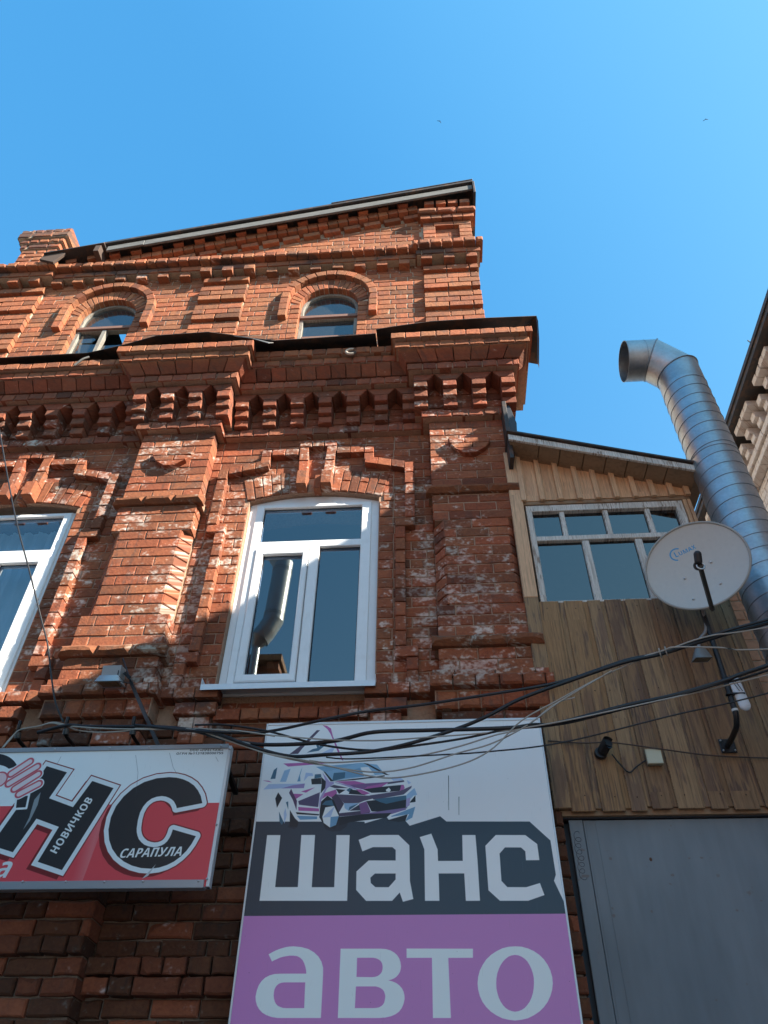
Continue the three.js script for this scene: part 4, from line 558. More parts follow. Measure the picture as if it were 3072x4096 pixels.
// ---------------------------------------------------------------- wooden veranda between the two buildings
const ver = thing('wooden_veranda', 'weathered plank veranda with a small paned window between the brick buildings', 'veranda');
{
  const ZV = .15, vr = y => y;
  // lower boards: wide ones behind, cover boards over the gaps
  const xs = [.775, .903, .953, 1.074, 1.12, 1.199, 1.24, 1.343, 1.385, 1.524, 1.573, 1.655, 1.70, 1.834, 1.878, 1.985, 2.03, 2.092];
  for (let i = 0; i < xs.length - 1; i++) {
    const a = xs[i], b = xs[i + 1], up = i % 2 === 0;
    mesh('plank', bar(a - (up ? .006 : .02), b + (up ? .006 : .02), 3.415 + (up ? rr(-.004, .008) : .022 + rr(-.004, .01)), 4.925, up ? ZV - .012 : ZV - .045, up ? ZV + rr(.000, .005) : ZV - .014, .003), plankMats[Math.floor(rnd() * 6)], ver);
  }
  for (let i = 0; i < xs.length - 1; i += 2) for (const y of [3.50, 4.2, 4.85]) { const g = new THREE.SphereGeometry(.004, 6, 4); g.translate((xs[i] + xs[i + 1]) / 2 + rr(-.03, .03), y + rr(-.015, .015), ZV + .004); mesh('nail', g, brownBoard, ver); }
  mesh('corner_board', bar(.672, .772, 3.43, 4.96, ZV - .05, ZV + .012), plankMats[0], ver); mesh('corner_board', bar(.672, .772, 4.962, 6.52, ZV - .05, ZV + .012), peachMats[0], ver);
  // boards and battens over the window
  const top = x => 6.46 - .316 * (x - .769), bx = [.78, .93, 1.076, 1.228, 1.372, 1.52, 1.668, 1.81, 1.953, 2.076];
  for (let i = 0; i < bx.length - 1; i++) mesh('board', extr(poly([[bx[i], 5.945 + rr(-.005, .005)], [bx[i + 1] - .003, 5.945 + rr(-.005, .005)], [bx[i + 1] - .003, top(bx[i + 1]) + .05], [bx[i], top(bx[i]) + .05]]), ZV - .03, ZV - .008, .002), peachMats[i % 3], ver);
  for (const x of bx) mesh('batten', extr(poly([[x - .021, 5.925], [x + .021, 5.925], [x + .021, top(x) + .05], [x - .021, top(x) + .05]]), ZV - .006, ZV + .026, .003), peachMats[Math.floor(rnd() * 3)], ver);
  mesh('rail', bar(.775, 2.09, 5.905, 5.94, ZV - .06, ZV - .012), soffitMat, ver);
  for (const [a, b] of [[2.03, 2.058], [2.064, 2.09]]) mesh('board', bar(a, b, 4.93, 5.90, ZV - .035, ZV - .006), peachMats[1], ver);
  // window
  const w = part('window', ver), zf = .11;
  const fr = rectPath(.79, 2.025, 4.925, 5.90, THREE.Shape); fr.holes.push(rectPath(.836, 1.968, 4.945, 5.835)); mesh('frame', extr(fr, zf - .06, zf + .02, .003), whiteWood, w);
  mesh('transom', bar(.83, 1.972, 5.525, 5.573, zf - .04, zf + .016), whiteWood, w);
  for (const x of [1.070, 1.411, 1.740]) mesh('glazing_bar', bar(x - .019, x + .019, 5.575, 5.838, zf - .035, zf + .008), whiteWood, w);
  for (const x of [1.206, 1.607, 1.93]) mesh('glazing_bar', bar(x - .027, x + .027, 4.94, 5.523, zf - .035, zf + .008), whiteWood, w);
  const pn = (a, b, y0, y1) => { const g = new THREE.PlaneGeometry(b - a, y1 - y0); g.rotateX(rr(-.006, .006)); g.rotateY(rr(-.006, .006)); g.translate((a + b) / 2, (y0 + y1) / 2, zf - .02); mesh('pane', g, oldGlass2, w); };
  let e = .835; for (const x of [1.070, 1.411, 1.740, 1.99]) { pn(e, Math.min(x, 1.97), 5.57, 5.84); e = x; }
  e = .835; for (const x of [1.206, 1.607, 1.93]) { pn(e, x, 4.94, 5.53); e = x; }
  // body: floor, side and rear walls
  mesh('body', mergeGeometries([box(.70, 2.085, 3.40, 3.44, -2.2, ZV - .03), box(.70, 2.085, 3.44, 5.95, -2.24, -2.2), box(2.05, 2.085, 3.44, 5.95, -2.2, ZV - .05), box(.70, .73, 3.44, 6.4, -2.2, ZV - .05), box(.70, 2.085, 3.44, 4.92, ZV - .06, ZV - .05)]), soffitMat, ver);
  // roof: soffit boards, fascia, sheet and the flashing against the brick
  const rf = x => 6.452 - .33 * (x - .73), sx = [.71, .946, 1.112, 1.296, 1.464, 1.623, 1.771, 1.915, 2.13];
  for (let i = 0; i < sx.length - 1; i++) mesh('soffit_board', sheet([[sx[i] + .004, rf(sx[i]), .345], [sx[i + 1] - .004, rf(sx[i + 1]), .345]], [[sx[i] + .004, rf(sx[i]) + .012, .05], [sx[i + 1] - .004, rf(sx[i + 1]) + .012, .05]], .018), soffitMat, ver);
  mesh('fascia_board', extr(poly([[.70, rf(.70) - .012], [2.13, rf(2.13) - .012], [2.13, rf(2.13) + .052], [.70, rf(.70) + .052]]), .348, .372, .003), whiteWood, ver);
  mesh('roof', sheet([[.69, rf(.69) + .066, .395], [1.2, rf(1.2) + .060, .398], [1.7, rf(1.7) + .064, .392], [2.15, rf(2.15) + .060, .395]], [[.69, rf(.69) + .10, -2.3], [1.2, rf(1.2) + .10, -2.3], [1.7, rf(1.7) + .10, -2.3], [2.15, rf(2.15) + .10, -2.3]], .016), tinRust, ver);
  mesh('flashing', extr(poly([[.705, 6.36], [.79, 6.50], [.815, 6.83], [.765, 7.15], [.728, 7.10], [.70, 6.75]]), .20, .225, .002), tinGreyDark, ver);
  mesh('flashing', extr(poly([[.70, 6.30], [.735, 6.30], [.735, 7.05], [.70, 7.05]]), -.1, .30, .002), tinRust, ver);
  mesh('ridge_piece', sheet([[1.95, 6.17, .1], [2.35, 6.28, .1]], [[1.95, 6.21, -1.4], [2.35, 6.33, -1.4]], .02), soffitMat, ver);
}
// ---------------------------------------------------------------- grey sheet gate under it
{
  const g = thing('metal_gate', 'blotchy grey sheet metal gate under the plank veranda', 'gate');
  mesh('leaf', bar(.835, 2.55, .04, 3.388, .07, .085, .003), gateMat, g); mesh('edge_strip', bar(.752, .832, .04, 3.388, .075, .093, .003), gateMat, g);
  mesh('post', bar(.694, .762, 0, 3.40, -.10, .03), gateDark, g); mesh('back_panel', box(.70, 2.6, 0, 3.39, -.14, -.105), gateDark, g); mesh('lintel', bar(.705, 2.6, 3.392, 3.43, -.05, .10), gateDark, g);
  for (const x of [.848, .905]) mesh('fold', box(x, x + .004, .04, 3.38, .0855, .0885), gateMat, g);
  const pts = []; for (let i = 0; i <= 90; i++) { const t = i / 90, a = t * 7 * 2 * Math.PI; pts.push([.785 + .018 * Math.cos(a) + .004 * Math.sin(a * .3), 3.31 - .24 * t + .02 * Math.sin(a), .0945]); }
  mesh('scribble', tube(pts, .0011, 260, 4), std(lin(.03, .035, .05), .7), g);
  mesh('rust_spot', (() => { const s = new THREE.SphereGeometry(.008, 8, 6); s.scale(1, 1.3, .2); s.translate(1.175, 3.165, .0855); return s; })(), std(lin(.10, .05, .03), .9), g);
}
// ---------------------------------------------------------------- pale neighbouring building on the right
{
  const nb = thing('pale_brick_building', 'pale whitewashed brick building with corbelled eaves behind the metal duct', 'building');
  const XW = 4.36, white = std(lin(1, 1, 1), .92, { map: dataTex(512, 512, (u, v) => { const n = fbm(u * 20, v * 20, 4, 300), f = fbm(u * 60, v * 40, 3, 310); const c = mixc([.62, .51, .445], [.72, .64, .58], n); return mixc(c, [.36, .19, .13], ss(.66, .74, f) * .5); }), bumpMap: rep(bumpTile, 3, 3), bumpScale: .006, flatShading: true });
  mesh('wall', box(XW + .012, 9, 0, 9.3, -9, 9), std(lin(.50, .42, .36), .95, { map: rep(mortarGrain, 2, 2) }), nb);
  mesh('eave', box(3.93, 9, 9.37, 9.43, -9.2, 9.2), tinRust, nb); mesh('eave', box(3.95, 4.5, 9.30, 9.368, -9.2, 9.2), tinRust, nb);
  const blocks = [], rest = [];
  const bk = (x, y0, y1, z0, z1, d, name = 'brick') => { const c = .008; const P = [[x, y0, z0], [x, y0, z1], [x, y1, z1], [x, y1, z0]].map(p => V3(...p)); // faces -x
    const g = brickLike([P[0], P[1], P[2], P[3]], V3(d, 0, 0)); const vis = z0 > -4.6 && z1 < .6 && y0 > 7.2; (vis && blocks.length < 300 ? blocks : rest).push(g); };
  for (let z = -8.9; z < 8.9; z += .27) {
    const far = z < -5 || z > 1;
    if (Math.round(z / .27) % 3) { bk(4.03, 9.20, 9.285, z, z + .118, .3); bk(4.03 + rr(0, .01), 9.20, 9.285, z + .127, z + .245, .3); }
    bk(4.12, 9.09, 9.19, z + .03, z + .15, .24); bk(4.17, 8.995, 9.085, z + .03, z + .15, .2);
    bk(4.20, 8.90, 8.992, z, z + .26, .16); bk(4.24, 8.80, 8.892, z, z + .128, .12); bk(4.24, 8.80, 8.892, z + .137, z + .262, .12);
  }
  for (let i = 0; i < 30; i++) { const y = 8.70 - i * .098, pr = i === 6 || i === 7 ? .07 : i === 5 ? .035 : 0; for (let z = -8.9 + (i % 2) * .13; z < 8.9; z += .268) bk(XW - pr + rr(-.002, .002), y + .005, y + .093, z, z + .258, .08 + pr); }
  for (const g of blocks) mesh('brick', g, white, nb);
  mesh('brick_mass', mergeGeometries(rest), white, nb).userData.kind = 'stuff';
  mesh('nail', tube([[3.92, 9.42, -.85], [3.915, 9.47, -.86]], .008, 4, 5), tinGrey, nb);
}
// -- low brick corner beyond the veranda, seen past the duct
{
  const pr = thing('brick_pier', 'pale orange brick pier between the plank veranda and the duct', 'pier');
  const om = std(lin(.58, .335, .215), .92, { map: rep(mortarGrain, 1, 1), flatShading: true });
  mesh('mortar', box(2.16, 2.72, 0, 6.0, -.92, -.652), mortarTower, pr);
  for (let i = 0; i < 30; i++) { const y = 5.85 - i * .0955; for (const [a, b] of i % 2 ? [[2.15, 2.40], [2.41, 2.73]] : [[2.15, 2.27], [2.28, 2.54], [2.55, 2.73]]) mesh('brick', brickLike(rectq(a, b, y, y + .086, -.645), V3(0, 0, -.1)), om, pr); }
}

// ---------------------------------------------------------------- ventilation duct
{
  const d = thing('ventilation_duct', 'galvanised spiral ventilation duct with its open mouth turned to the brick building', 'duct', [2.29, 0, .35]);
  const r = .188;
  // straight pipe cut at the mitre, elbow piece, mouth piece
  const full = mitred([[0, .02, 0], [0, 7.262, 0], [-.185, 7.487, 0], [-.43, 7.487, 0]], r, 64), n = 65;
  const cut = (k, name, m) => { const P = full.attributes.position.array.slice(k * 2 * n * 3, (k + 1) * 2 * n * 3), N = full.attributes.normal.array.slice(k * 2 * n * 3, (k + 1) * 2 * n * 3), U = full.attributes.uv.array.slice(k * 2 * n * 2, (k + 1) * 2 * n * 2), I = []; for (let i = 0; i < n - 1; i++) I.push(i, i + 1, n + i + 1, i, n + i + 1, n + i); const g = rawGeo([...P], [...U], I); g.setAttribute('normal', new THREE.Float32BufferAttribute([...N], 3)); return mesh(name, g, m, d); };
  cut(0, 'spiral_pipe', zinc); cut(1, 'elbow', zinc); cut(2, 'mouth', zinc);
  // raised lock seam that winds round the pipe
  const pts = []; const pitch = .121, y1 = 7.02; for (let i = 0; i <= 58 * 28; i++) { const a = i / 28 * 2 * Math.PI, y = y1 - i / 28 * pitch; if (y < .05) break; pts.push(V3((r + .0012) * Math.cos(a), y, (r + .0012) * Math.sin(a))); }
  mesh('seam', new THREE.TubeGeometry(new THREE.CatmullRomCurve3(pts), pts.length * 1.4 | 0, .0030, 5), zincSeam, d);
  const collar = (c, dir, rad, tr) => { const g = new THREE.TorusGeometry(rad, tr, 6, 64); const q = new THREE.Quaternion().setFromUnitVectors(V3(0, 0, 1), dir.normalize()); g.applyQuaternion(q); g.translate(...c); mesh('collar', g, zincSeam, d); };
  const a1 = V3(0, 1, 0), a2 = V3(-.185, .225, 0).normalize(), a3 = V3(-1, 0, 0);
  const ell = (c, m, d1) => { const p = []; for (let k = 0; k <= 64; k++) { const t = k / 64 * 2 * Math.PI; const ref = Math.abs(d1.y) > .9 ? V3(1, 0, 0) : V3(0, 1, 0), A = V3().crossVectors(d1, ref).normalize(), B = V3().crossVectors(d1, A); const e = A.multiplyScalar(Math.cos(t)).addScaledVector(B, Math.sin(t)); const x = c.clone().addScaledVector(e, r + .003); x.addScaledVector(d1, -x.clone().sub(c).dot(m) / d1.dot(m)); p.push(x); } return new THREE.TubeGeometry(new THREE.CatmullRomCurve3(p, true), 96, .0055, 6, true); };
  mesh('collar', ell(V3(0, 7.262, 0), a1.clone().add(a2).normalize(), a1), zincSeam, d); mesh('collar', ell(V3(-.185, 7.487, 0), a2.clone().add(a3).normalize(), a3), zincSeam, d);
  collar([-.43, 7.487, 0], a3, r, .003); collar([-.26, 7.487, 0], a3, r, .0022); collar([0, 6.10, 0], a1, r, .004);
  mesh('base', box(-.24, .24, 0, .02, -.24, .24), gateDark, d);
}
// ---------------------------------------------------------------- satellite dish on its mast
{
  const c = [1.736, 4.814, .65], s = thing('satellite_dish', 'light grey satellite dish on a black bent mast before the veranda window', 'satellite dish', [1.76, 3.79, .158]);
  const base = V3(1.76, 3.79, .158), o = part('dish', s); s.remove(o);
  const yaw = -28 * Math.PI / 180, pit = -4 * Math.PI / 180;
  const nrm = V3(Math.sin(yaw) * Math.cos(pit), Math.sin(pit), Math.cos(yaw) * Math.cos(pit)), ux = V3().crossVectors(V3(0, 1, 0), nrm).normalize(), uy = V3().crossVectors(nrm, ux);
  const at = (x, y, z) => V3(...c).addScaledVector(ux, x).addScaledVector(uy, y).addScaledVector(nrm, z).sub(base);
  const M = new THREE.Matrix4().makeBasis(ux, uy, nrm).setPosition(V3(...c).sub(base));
  const cv = document.createElement('canvas'); cv.width = cv.height = 1024; const x = cv.getContext('2d');
  x.fillStyle = '#b9b8b2'; x.fillRect(0, 0, 1024, 1024);
  for (let i = 0; i < 900; i++) { x.fillStyle = `rgba(${rnd() < .5 ? '90,85,78' : '230,230,226'},${rr(.008, .025)})`; x.beginPath(); x.arc(rnd() * 1024, rnd() * 1024, rr(2, 22), 0, 7); x.fill(); }
  x.save(); x.translate(455, 262); x.rotate(-.14); x.strokeStyle = x.fillStyle = '#3f8fc0'; x.lineWidth = 15; x.lineCap = 'round';
  x.beginPath(); x.arc(-98, 6, 66, -.95, 1.9, true); x.stroke();
  x.font = 'bold 84px sans-serif'; x.textBaseline = 'middle'; x.fillText('L', -128, 4); x.font = 'bold 64px sans-serif'; x.fillText('UMAX', -82, 10); x.restore();
  const tx = new THREE.CanvasTexture(cv); tx.colorSpace = THREE.SRGBColorSpace;
  const R = .325, g = new THREE.CircleGeometry(R, 96, 0, 2 * Math.PI); const rg = new THREE.RingGeometry(0.0001, R, 96, 16), p = rg.attributes.position, uv = rg.attributes.uv;
  for (let i = 0; i < p.count; i++) { const X = p.getX(i), Y = p.getY(i), q = (X * X + Y * Y) / (R * R); p.setZ(i, -.055 * (1 - q)); uv.setXY(i, .5 + X / (2 * R), .5 + Y / (2 * R)); } rg.computeVertexNormals(); rg.applyMatrix4(M);
  mesh('reflector', rg, std(lin(1, 1, 1), .55, { map: tx, side: THREE.DoubleSide }), s);
  const rim = new THREE.TorusGeometry(R, .008, 8, 96); rim.applyMatrix4(M); mesh('rim', rim, std(lin(.33, .32, .29), .6), s);
  const bk = new THREE.LatheGeometry([[.02, -.075], [.1, -.074], [.2, -.055], [.3, -.024], [R + .004, -.004]].map(a => new THREE.Vector2(...a)), 64); bk.rotateX(Math.PI / 2); bk.scale(1, 1, 1); bk.applyMatrix4(M); mesh('back_shell', bk, std(lin(.25, .245, .23), .7, { side: THREE.DoubleSide }), s);
  for (const [a, b] of [[-.10, -.045], [.085, .015], [.095, -.17], [-.09, -.225]]) { const q = new THREE.SphereGeometry(.0085, 10, 8); q.translate(a, b, -.052 + .05 * (a * a + b * b) / .1); q.applyMatrix4(M); mesh('bolt', q, steel, s); }
  // feed arm and converter
  const lnb = V3(1.556, 4.435, 1.10).sub(base), foot = at(.0, -.345, -.03), f2 = at(.0, -.36, .02);
  const dir = lnb.clone().sub(f2); const arm = new THREE.BoxGeometry(.021, dir.length(), .021); arm.applyQuaternion(new THREE.Quaternion().setFromUnitVectors(V3(0, 1, 0), dir.clone().normalize())); arm.translate(...f2.clone().addScaledVector(dir, .5).toArray()); mesh('feed_arm', arm, std(lin(.045, .042, .036), .55), s);
  const hd = at(0, -.02, -.03).sub(lnb).normalize();
  const cone = new THREE.CylinderGeometry(.028, .022, .045, 24); cone.rotateX(Math.PI / 2); cone.applyQuaternion(new THREE.Quaternion().setFromUnitVectors(V3(0, 0, 1), hd)); cone.translate(lnb.x, lnb.y + .02, lnb.z - .02); mesh('feed_horn', cone, blackPl, s);
  const bd = new THREE.CapsuleGeometry(.022, .042, 6, 16); bd.rotateX(.5); bd.translate(lnb.x - .004, lnb.y + .045, lnb.z + .02); mesh('converter', bd, blackPl, s);
  const clip = new THREE.TorusGeometry(.022, .005, 6, 20); clip.translate(lnb.x + .004, lnb.y - .0, lnb.z); mesh('clamp', clip, steel, s);
  // mast and wall plate
  const pb = p_ => V3(...p_).sub(base).toArray();
  mesh('mast', tube([pb([1.757, 3.79, .17]), pb([1.745, 3.775, .30]), pb([1.735, 3.775, .44]), pb([1.732, 3.83, .495]), pb([1.733, 4.0, .50]), pb([1.738, 4.35, .50]), pb([1.74, 4.78, .50])], .0165, 60, 12, .3), blackMetal, s);
  mesh('wall_plate', bar(1.713 - base.x, 1.806 - base.x, 3.748 - base.y, 3.838 - base.y, 0, .009), blackMetal, s);
  for (const [a, b] of [[1.725, 3.762], [1.794, 3.762], [1.725, 3.825], [1.794, 3.825]]) { const q = new THREE.SphereGeometry(.0065, 8, 6); q.translate(a - base.x, b - base.y, .011); mesh('bolt', q, steel, s); }
  const br = new THREE.CylinderGeometry(.03, .03, .09, 16); br.translate(1.739 - base.x, 4.79 - base.y, .50 - base.z); mesh('mast_clamp', br, steel, s);
  mesh('bracket', bar(1.70 - base.x, 1.775 - base.x, 4.73 - base.y, 4.85 - base.y, .50 - base.z, .56 - base.z), std(lin(.25, .245, .23), .6), s);
  mesh('tape', (() => { const t = new THREE.CylinderGeometry(.0185, .0185, .014, 14); t.translate(1.732 - base.x, 3.845 - base.y, .497 - base.z); return t; })(), std(lin(.6, .6, .58), .6), s);
  void g; void foot;
}
// ---------------------------------------------------------------- small lamps on the mast
{
  const l = thing('tube_lamp', 'white elongated lamp strapped to the black dish mast', 'lamp', [1.78, 3.85, .50]);
  const b = new THREE.CapsuleGeometry(.034, .16, 8, 18); b.scale(1, 1, .55); b.rotateZ(.07); b.translate(.005, .10, .01); mesh('cover', b, new THREE.MeshPhysicalMaterial({ color: lin(.82, .86, .9), roughness: .25, transmission: .35, thickness: 0 }), l);
  for (const [k, dx] of [[0, -.012], [1, .006]]) mesh('wire', tube([[-.03 + dx, .215, .02], [-.01 + dx, .16, .036], [.012 + dx, .10, .033]], .0022, 14, 5), blackPl, l);
  mesh('strap', bar(-.075, .03, .085, .094, .0, .03, .001), blackPl, l);
  const f = thing('horn_lamp', 'small square grey floodlight hanging under the satellite dish', 'lamp', [1.64, 4.23, .50]);
  const pyr = new THREE.CylinderGeometry(.032, .070, .075, 4, 1, true); pyr.rotateY(Math.PI / 4); pyr.rotateX(.25); mesh('hood', pyr, std(lin(.17, .175, .17), .45, { side: THREE.DoubleSide }), f);
  const gl = new THREE.BoxGeometry(.088, .006, .088); gl.rotateX(.25); gl.translate(0, -.03, -.008); mesh('glass', gl, std(lin(.14, .115, .07), .3), f);
  mesh('arm', tube([[0, .035, 0], [.02, .10, 0], [.075, .165, .0], [.094, .24, .0], [.096, .34, .02]], .011, 24, 8), std(lin(.25, .25, .25), .5, { metalness: .4 }), f);
}
// ---------------------------------------------------------------- camera, junction box and wires on the planks
{
  const c = thing('security_camera', 'black bullet security camera on the brown planks', 'camera', [1.0, 3.77, .165]);
  const bs = new THREE.CylinderGeometry(.034, .038, .022, 24); bs.rotateX(Math.PI / 2); bs.translate(-.006, -.012, .010); mesh('base', bs, blackPl, c);
  const by = new THREE.CylinderGeometry(.030, .030, .075, 24); by.rotateX(Math.PI / 2 - .35); by.rotateY(.35); by.translate(.018, .004, .055); mesh('body', by, blackPl, c);
  const hd = new THREE.CylinderGeometry(.034, .034, .085, 24, 1, true, Math.PI * .62, Math.PI * 1.1); hd.rotateX(Math.PI / 2 - .35); hd.rotateY(.35); hd.translate(.022, .008, .064); mesh('sun_hood', hd, std(lin(.02, .02, .022), .5, { side: THREE.DoubleSide }), c);
  const ln = new THREE.CylinderGeometry(.02, .02, .004, 20); ln.rotateX(Math.PI / 2 - .35); ln.rotateY(.35); ln.translate(.031, -.010, .091); mesh('lens', ln, std(lin(.004, .004, .006), .08), c);
  const j = thing('junction_box', 'pale cream junction box on the brown planks beside the camera', 'junction box', [1.30, 3.718, .162]);
  mesh('lid', bar(-.046, .046, -.045, .047, .022, .040, .003), std(lin(.55, .54, .40), .55), j); mesh('case', bar(-.044, .044, -.044, .045, 0, .022, .002), std(lin(.22, .215, .16), .6), j);
  mesh('lead', tube([[-.24, .03, .012], [-.205, -.03, .008], [-.16, -.082, .006], [-.11, -.048, .006], [-.05, -.012, .010]], .0045, 30, 6), cableBlack, j);
}
// ---------------------------------------------------------------- pink and white car sign
{
  const x0 = -1.046, x1 = .636, y1 = 3.931, y0 = 1.95, Wm = x1 - x0, Hm = y1 - y0, k = 1000;
  const cv = document.createElement('canvas'); cv.width = 1346; cv.height = Math.round(1346 * Hm / Wm); const x = cv.getContext('2d'), sc = cv.width / (Wm * k);
  x.fillStyle = '#eceff0'; x.fillRect(0, 0, cv.width, cv.height);
  for (const [c, pts] of PINK_ART) { x.fillStyle = c; x.beginPath(); pts.forEach((p, i) => i ? x.lineTo(p[0] * sc, p[1] * sc) : x.moveTo(p[0] * sc, p[1] * sc)); x.closePath(); x.fill(); }
  for (let i = 0; i < 260; i++) { x.fillStyle = `rgba(${rnd() < .6 ? '70,74,78' : '236,240,240'},${rr(.02, .07)})`; x.fillRect(rnd() * cv.width, rnd() * cv.height, rr(1, 3), rr(4, 60)); }
  for (let i = 0; i < 40; i++) { x.fillStyle = `rgba(40,34,34,${rr(.2, .6)})`; x.fillRect(rnd() * cv.width, rnd() * cv.height, rr(1, 3), rr(1, 4)); }
  const t = new THREE.CanvasTexture(cv); t.colorSpace = THREE.SRGBColorSpace;
  const s = thing('shop_sign', 'tall white, navy and purple sign with a faceted car above the words шанс авто', 'sign', [(x0 + x1) / 2, y0, .26]);
  mesh('panel', bar(-Wm / 2, Wm / 2, 0, Hm, 0, .036, .002), std(lin(.62, .63, .63), .5), s);
  const f = new THREE.PlaneGeometry(Wm - .006, Hm - .006); f.translate(0, Hm / 2, .0385); mesh('print', f, std(lin(1, 1, 1), .38, { map: t }), s);
  for (const [a, b, c, d] of [[-Wm / 2 - .004, -Wm / 2 + .006, 0, Hm], [Wm / 2 - .006, Wm / 2 + .004, 0, Hm]]) mesh('trim', bar(a, b, c, d, -.002, .0425, .001), aluPale, s);
  mesh('trim', bar(-Wm / 2 + .0065, Wm / 2 - .0065, Hm - .012, Hm + .003, -.002, .0425, .001), aluPale, s);
  for (const a of [-.7, .7]) mesh('standoff', bar(a - .02, a + .02, .2, Hm - .2, -.2, -.003), gateDark, s);
}
// ---------------------------------------------------------------- red and white sign
{
  const xr = -1.196, yt = 3.683, yb = 2.910, Wm = 1.80, Hm = yt - yb;
  const cv = document.createElement('canvas'); cv.width = 1800; cv.height = 776; const x = cv.getContext('2d'), A = RED_ART;
  const T = p => [1800 - p[0], p[1]], path = pts => { x.beginPath(); pts.forEach((p, i) => i ? x.lineTo(...T(p)) : x.moveTo(...T(p))); x.closePath(); };
  x.fillStyle = '#e9f0f2'; x.fillRect(0, 0, 1800, 776); const yl = A.line[0][1] + 5; x.fillStyle = '#dc4a52'; x.fillRect(0, yl, 1800, 776);
  // paler printed band in the red ground
  const gr = x.createLinearGradient(1060, 0, 1200, 0); gr.addColorStop(0, 'rgba(226,140,140,0)'); gr.addColorStop(.5, 'rgba(226,150,150,.55)'); gr.addColorStop(1, 'rgba(226,140,140,0)'); x.fillStyle = gr; x.beginPath(); x.moveTo(1130, yl); x.lineTo(1170, yl); x.lineTo(1120, 776); x.lineTo(1000, 776); x.fill();
  x.lineJoin = 'miter'; x.miterLimit = 6; const DR = '#7c2022', BK = '#2a292b', WT = '#e2e9ec';
  const letter = (pts, hole) => {
    x.save(); x.translate(-26, 24); path(pts); x.fillStyle = x.strokeStyle = DR; x.lineWidth = 40; x.fill(); x.stroke(); x.restore();
    if (hole) { path(hole); x.fillStyle = '#dc4a52'; x.fill(); x.save(); x.translate(-6, 10); path(pts); x.strokeStyle = DR; x.lineWidth = 40; x.stroke(); x.restore(); }
    path(pts); x.strokeStyle = DR; x.lineWidth = 62; x.stroke(); x.strokeStyle = WT; x.lineWidth = 50; x.stroke(); x.fillStyle = BK; x.fill();
  };
  x.lineJoin = 'round'; x.fillStyle = BK; path(A.arc); x.fill();
  x.lineJoin = 'miter'; letter(A.H); x.lineJoin = 'round'; letter(A.C, A.hole);
  path(A.wr); x.fillStyle = BK; x.fill(); x.strokeStyle = WT; x.lineWidth = 12; x.stroke();
  x.lineCap = 'round'; for (const lw of [[64, WT], [50, '#cb5a66'], [28, '#e4d6d9']]) for (const f of A.fing) { x.strokeStyle = lw[1]; x.lineWidth = lw[0]; x.beginPath(); x.moveTo(...T(f[0])); x.lineTo(...T(f[1])); x.stroke(); }
  x.strokeStyle = '#cb5a66'; x.lineWidth = 9; x.beginPath(); x.arc(...T([1335, 175]), 44, 0, 7); x.fillStyle = '#e6c9cc'; x.fill(); x.stroke();
  const text = (str, p0, p1, size, st = 'bold italic ') => { const a = T(p0), b = T(p1), L = Math.hypot(b[0] - a[0], b[1] - a[1]); x.save(); x.translate(...a); x.rotate(Math.atan2(b[1] - a[1], b[0] - a[0])); x.font = st + size + 'px sans-serif'; x.textBaseline = 'alphabetic'; x.textAlign = 'left'; const w = x.measureText(str).width; x.scale(L / w, 1); x.fillText(str, 0, 0); x.restore(); };
  x.fillStyle = '#e6eaea'; text('НОВИЧКОВ', A.t1[0], A.t1[1], 62, 'bold '); text('САРАПУЛА', A.t2[0], A.t2[1], 66);
  x.fillStyle = '#3a3f44'; text('ООО «ПРЕСТИЖ»', A.t3[1], A.t3[0], 19, 'bold '); text('ОГРН №1131838000755', A.t4[1], A.t4[0], 19, 'bold ');
  x.fillStyle = '#dfe4e6'; x.font = 'bold italic 150px sans-serif'; x.fillText('а', ...T([1175, 722]));
  // cracks and small tears in the film
  x.strokeStyle = 'rgba(60,70,78,.55)'; x.lineWidth = 2; x.lineCap = 'butt'; for (const pts of [[[560, 40], [520, 150], [500, 280]], [[360, 30], [320, 120], [290, 160]], [[1010, 40], [1020, 90]], [[80, 60], [60, 90]]]) { x.beginPath(); pts.forEach((p, i) => i ? x.lineTo(...T(p)) : x.moveTo(...T(p))); x.stroke(); }
  x.fillStyle = '#8e979c'; x.beginPath(); for (const [i, p] of [[1085, 300], [1062, 255], [1055, 330], [1070, 420], [1092, 470], [1080, 400]].entries()) i ? x.lineTo(...T(p)) : x.moveTo(...T(p)); x.fill();
  x.fillStyle = '#b9c2c6'; x.beginPath(); for (const [i, p] of [[360, 735], [300, 660], [330, 720]].entries()) i ? x.lineTo(...T(p)) : x.moveTo(...T(p)); x.fill();
  for (let i = 0; i < 240; i++) { x.fillStyle = `rgba(60,64,70,${rr(.02, .08)})`; x.fillRect(rnd() * 1800, rnd() * 776, rr(1, 3), rr(3, 40)); }
  const t = new THREE.CanvasTexture(cv); t.colorSpace = THREE.SRGBColorSpace;
  const s = thing('banner_sign', 'wide red and white sign with black slanted letters and a fist', 'sign', [xr - Wm / 2, yb, .46]);
  mesh('panel', bar(-Wm / 2, Wm / 2, 0, Hm, 0, .036, .002), std(lin(.5, .5, .5), .5), s);
  const f = new THREE.PlaneGeometry(Wm - .004, Hm - .004); f.translate(0, Hm / 2, .0388); mesh('print', f, std(lin(1, 1, 1), .42, { map: t }), s);
  mesh('metal_strip', bar(-Wm / 2, Wm / 2 - .016, Hm - .012, Hm + .016, -.002, .046, .002), alu, s); mesh('metal_strip', bar(-Wm / 2, Wm / 2 - .026, -.006, .035, -.002, .046, .002), alu, s);
  mesh('metal_strip', bar(Wm / 2 - .015, Wm / 2 + .004, .0, Hm + .004, -.003, .044, .002), aluPale, s);
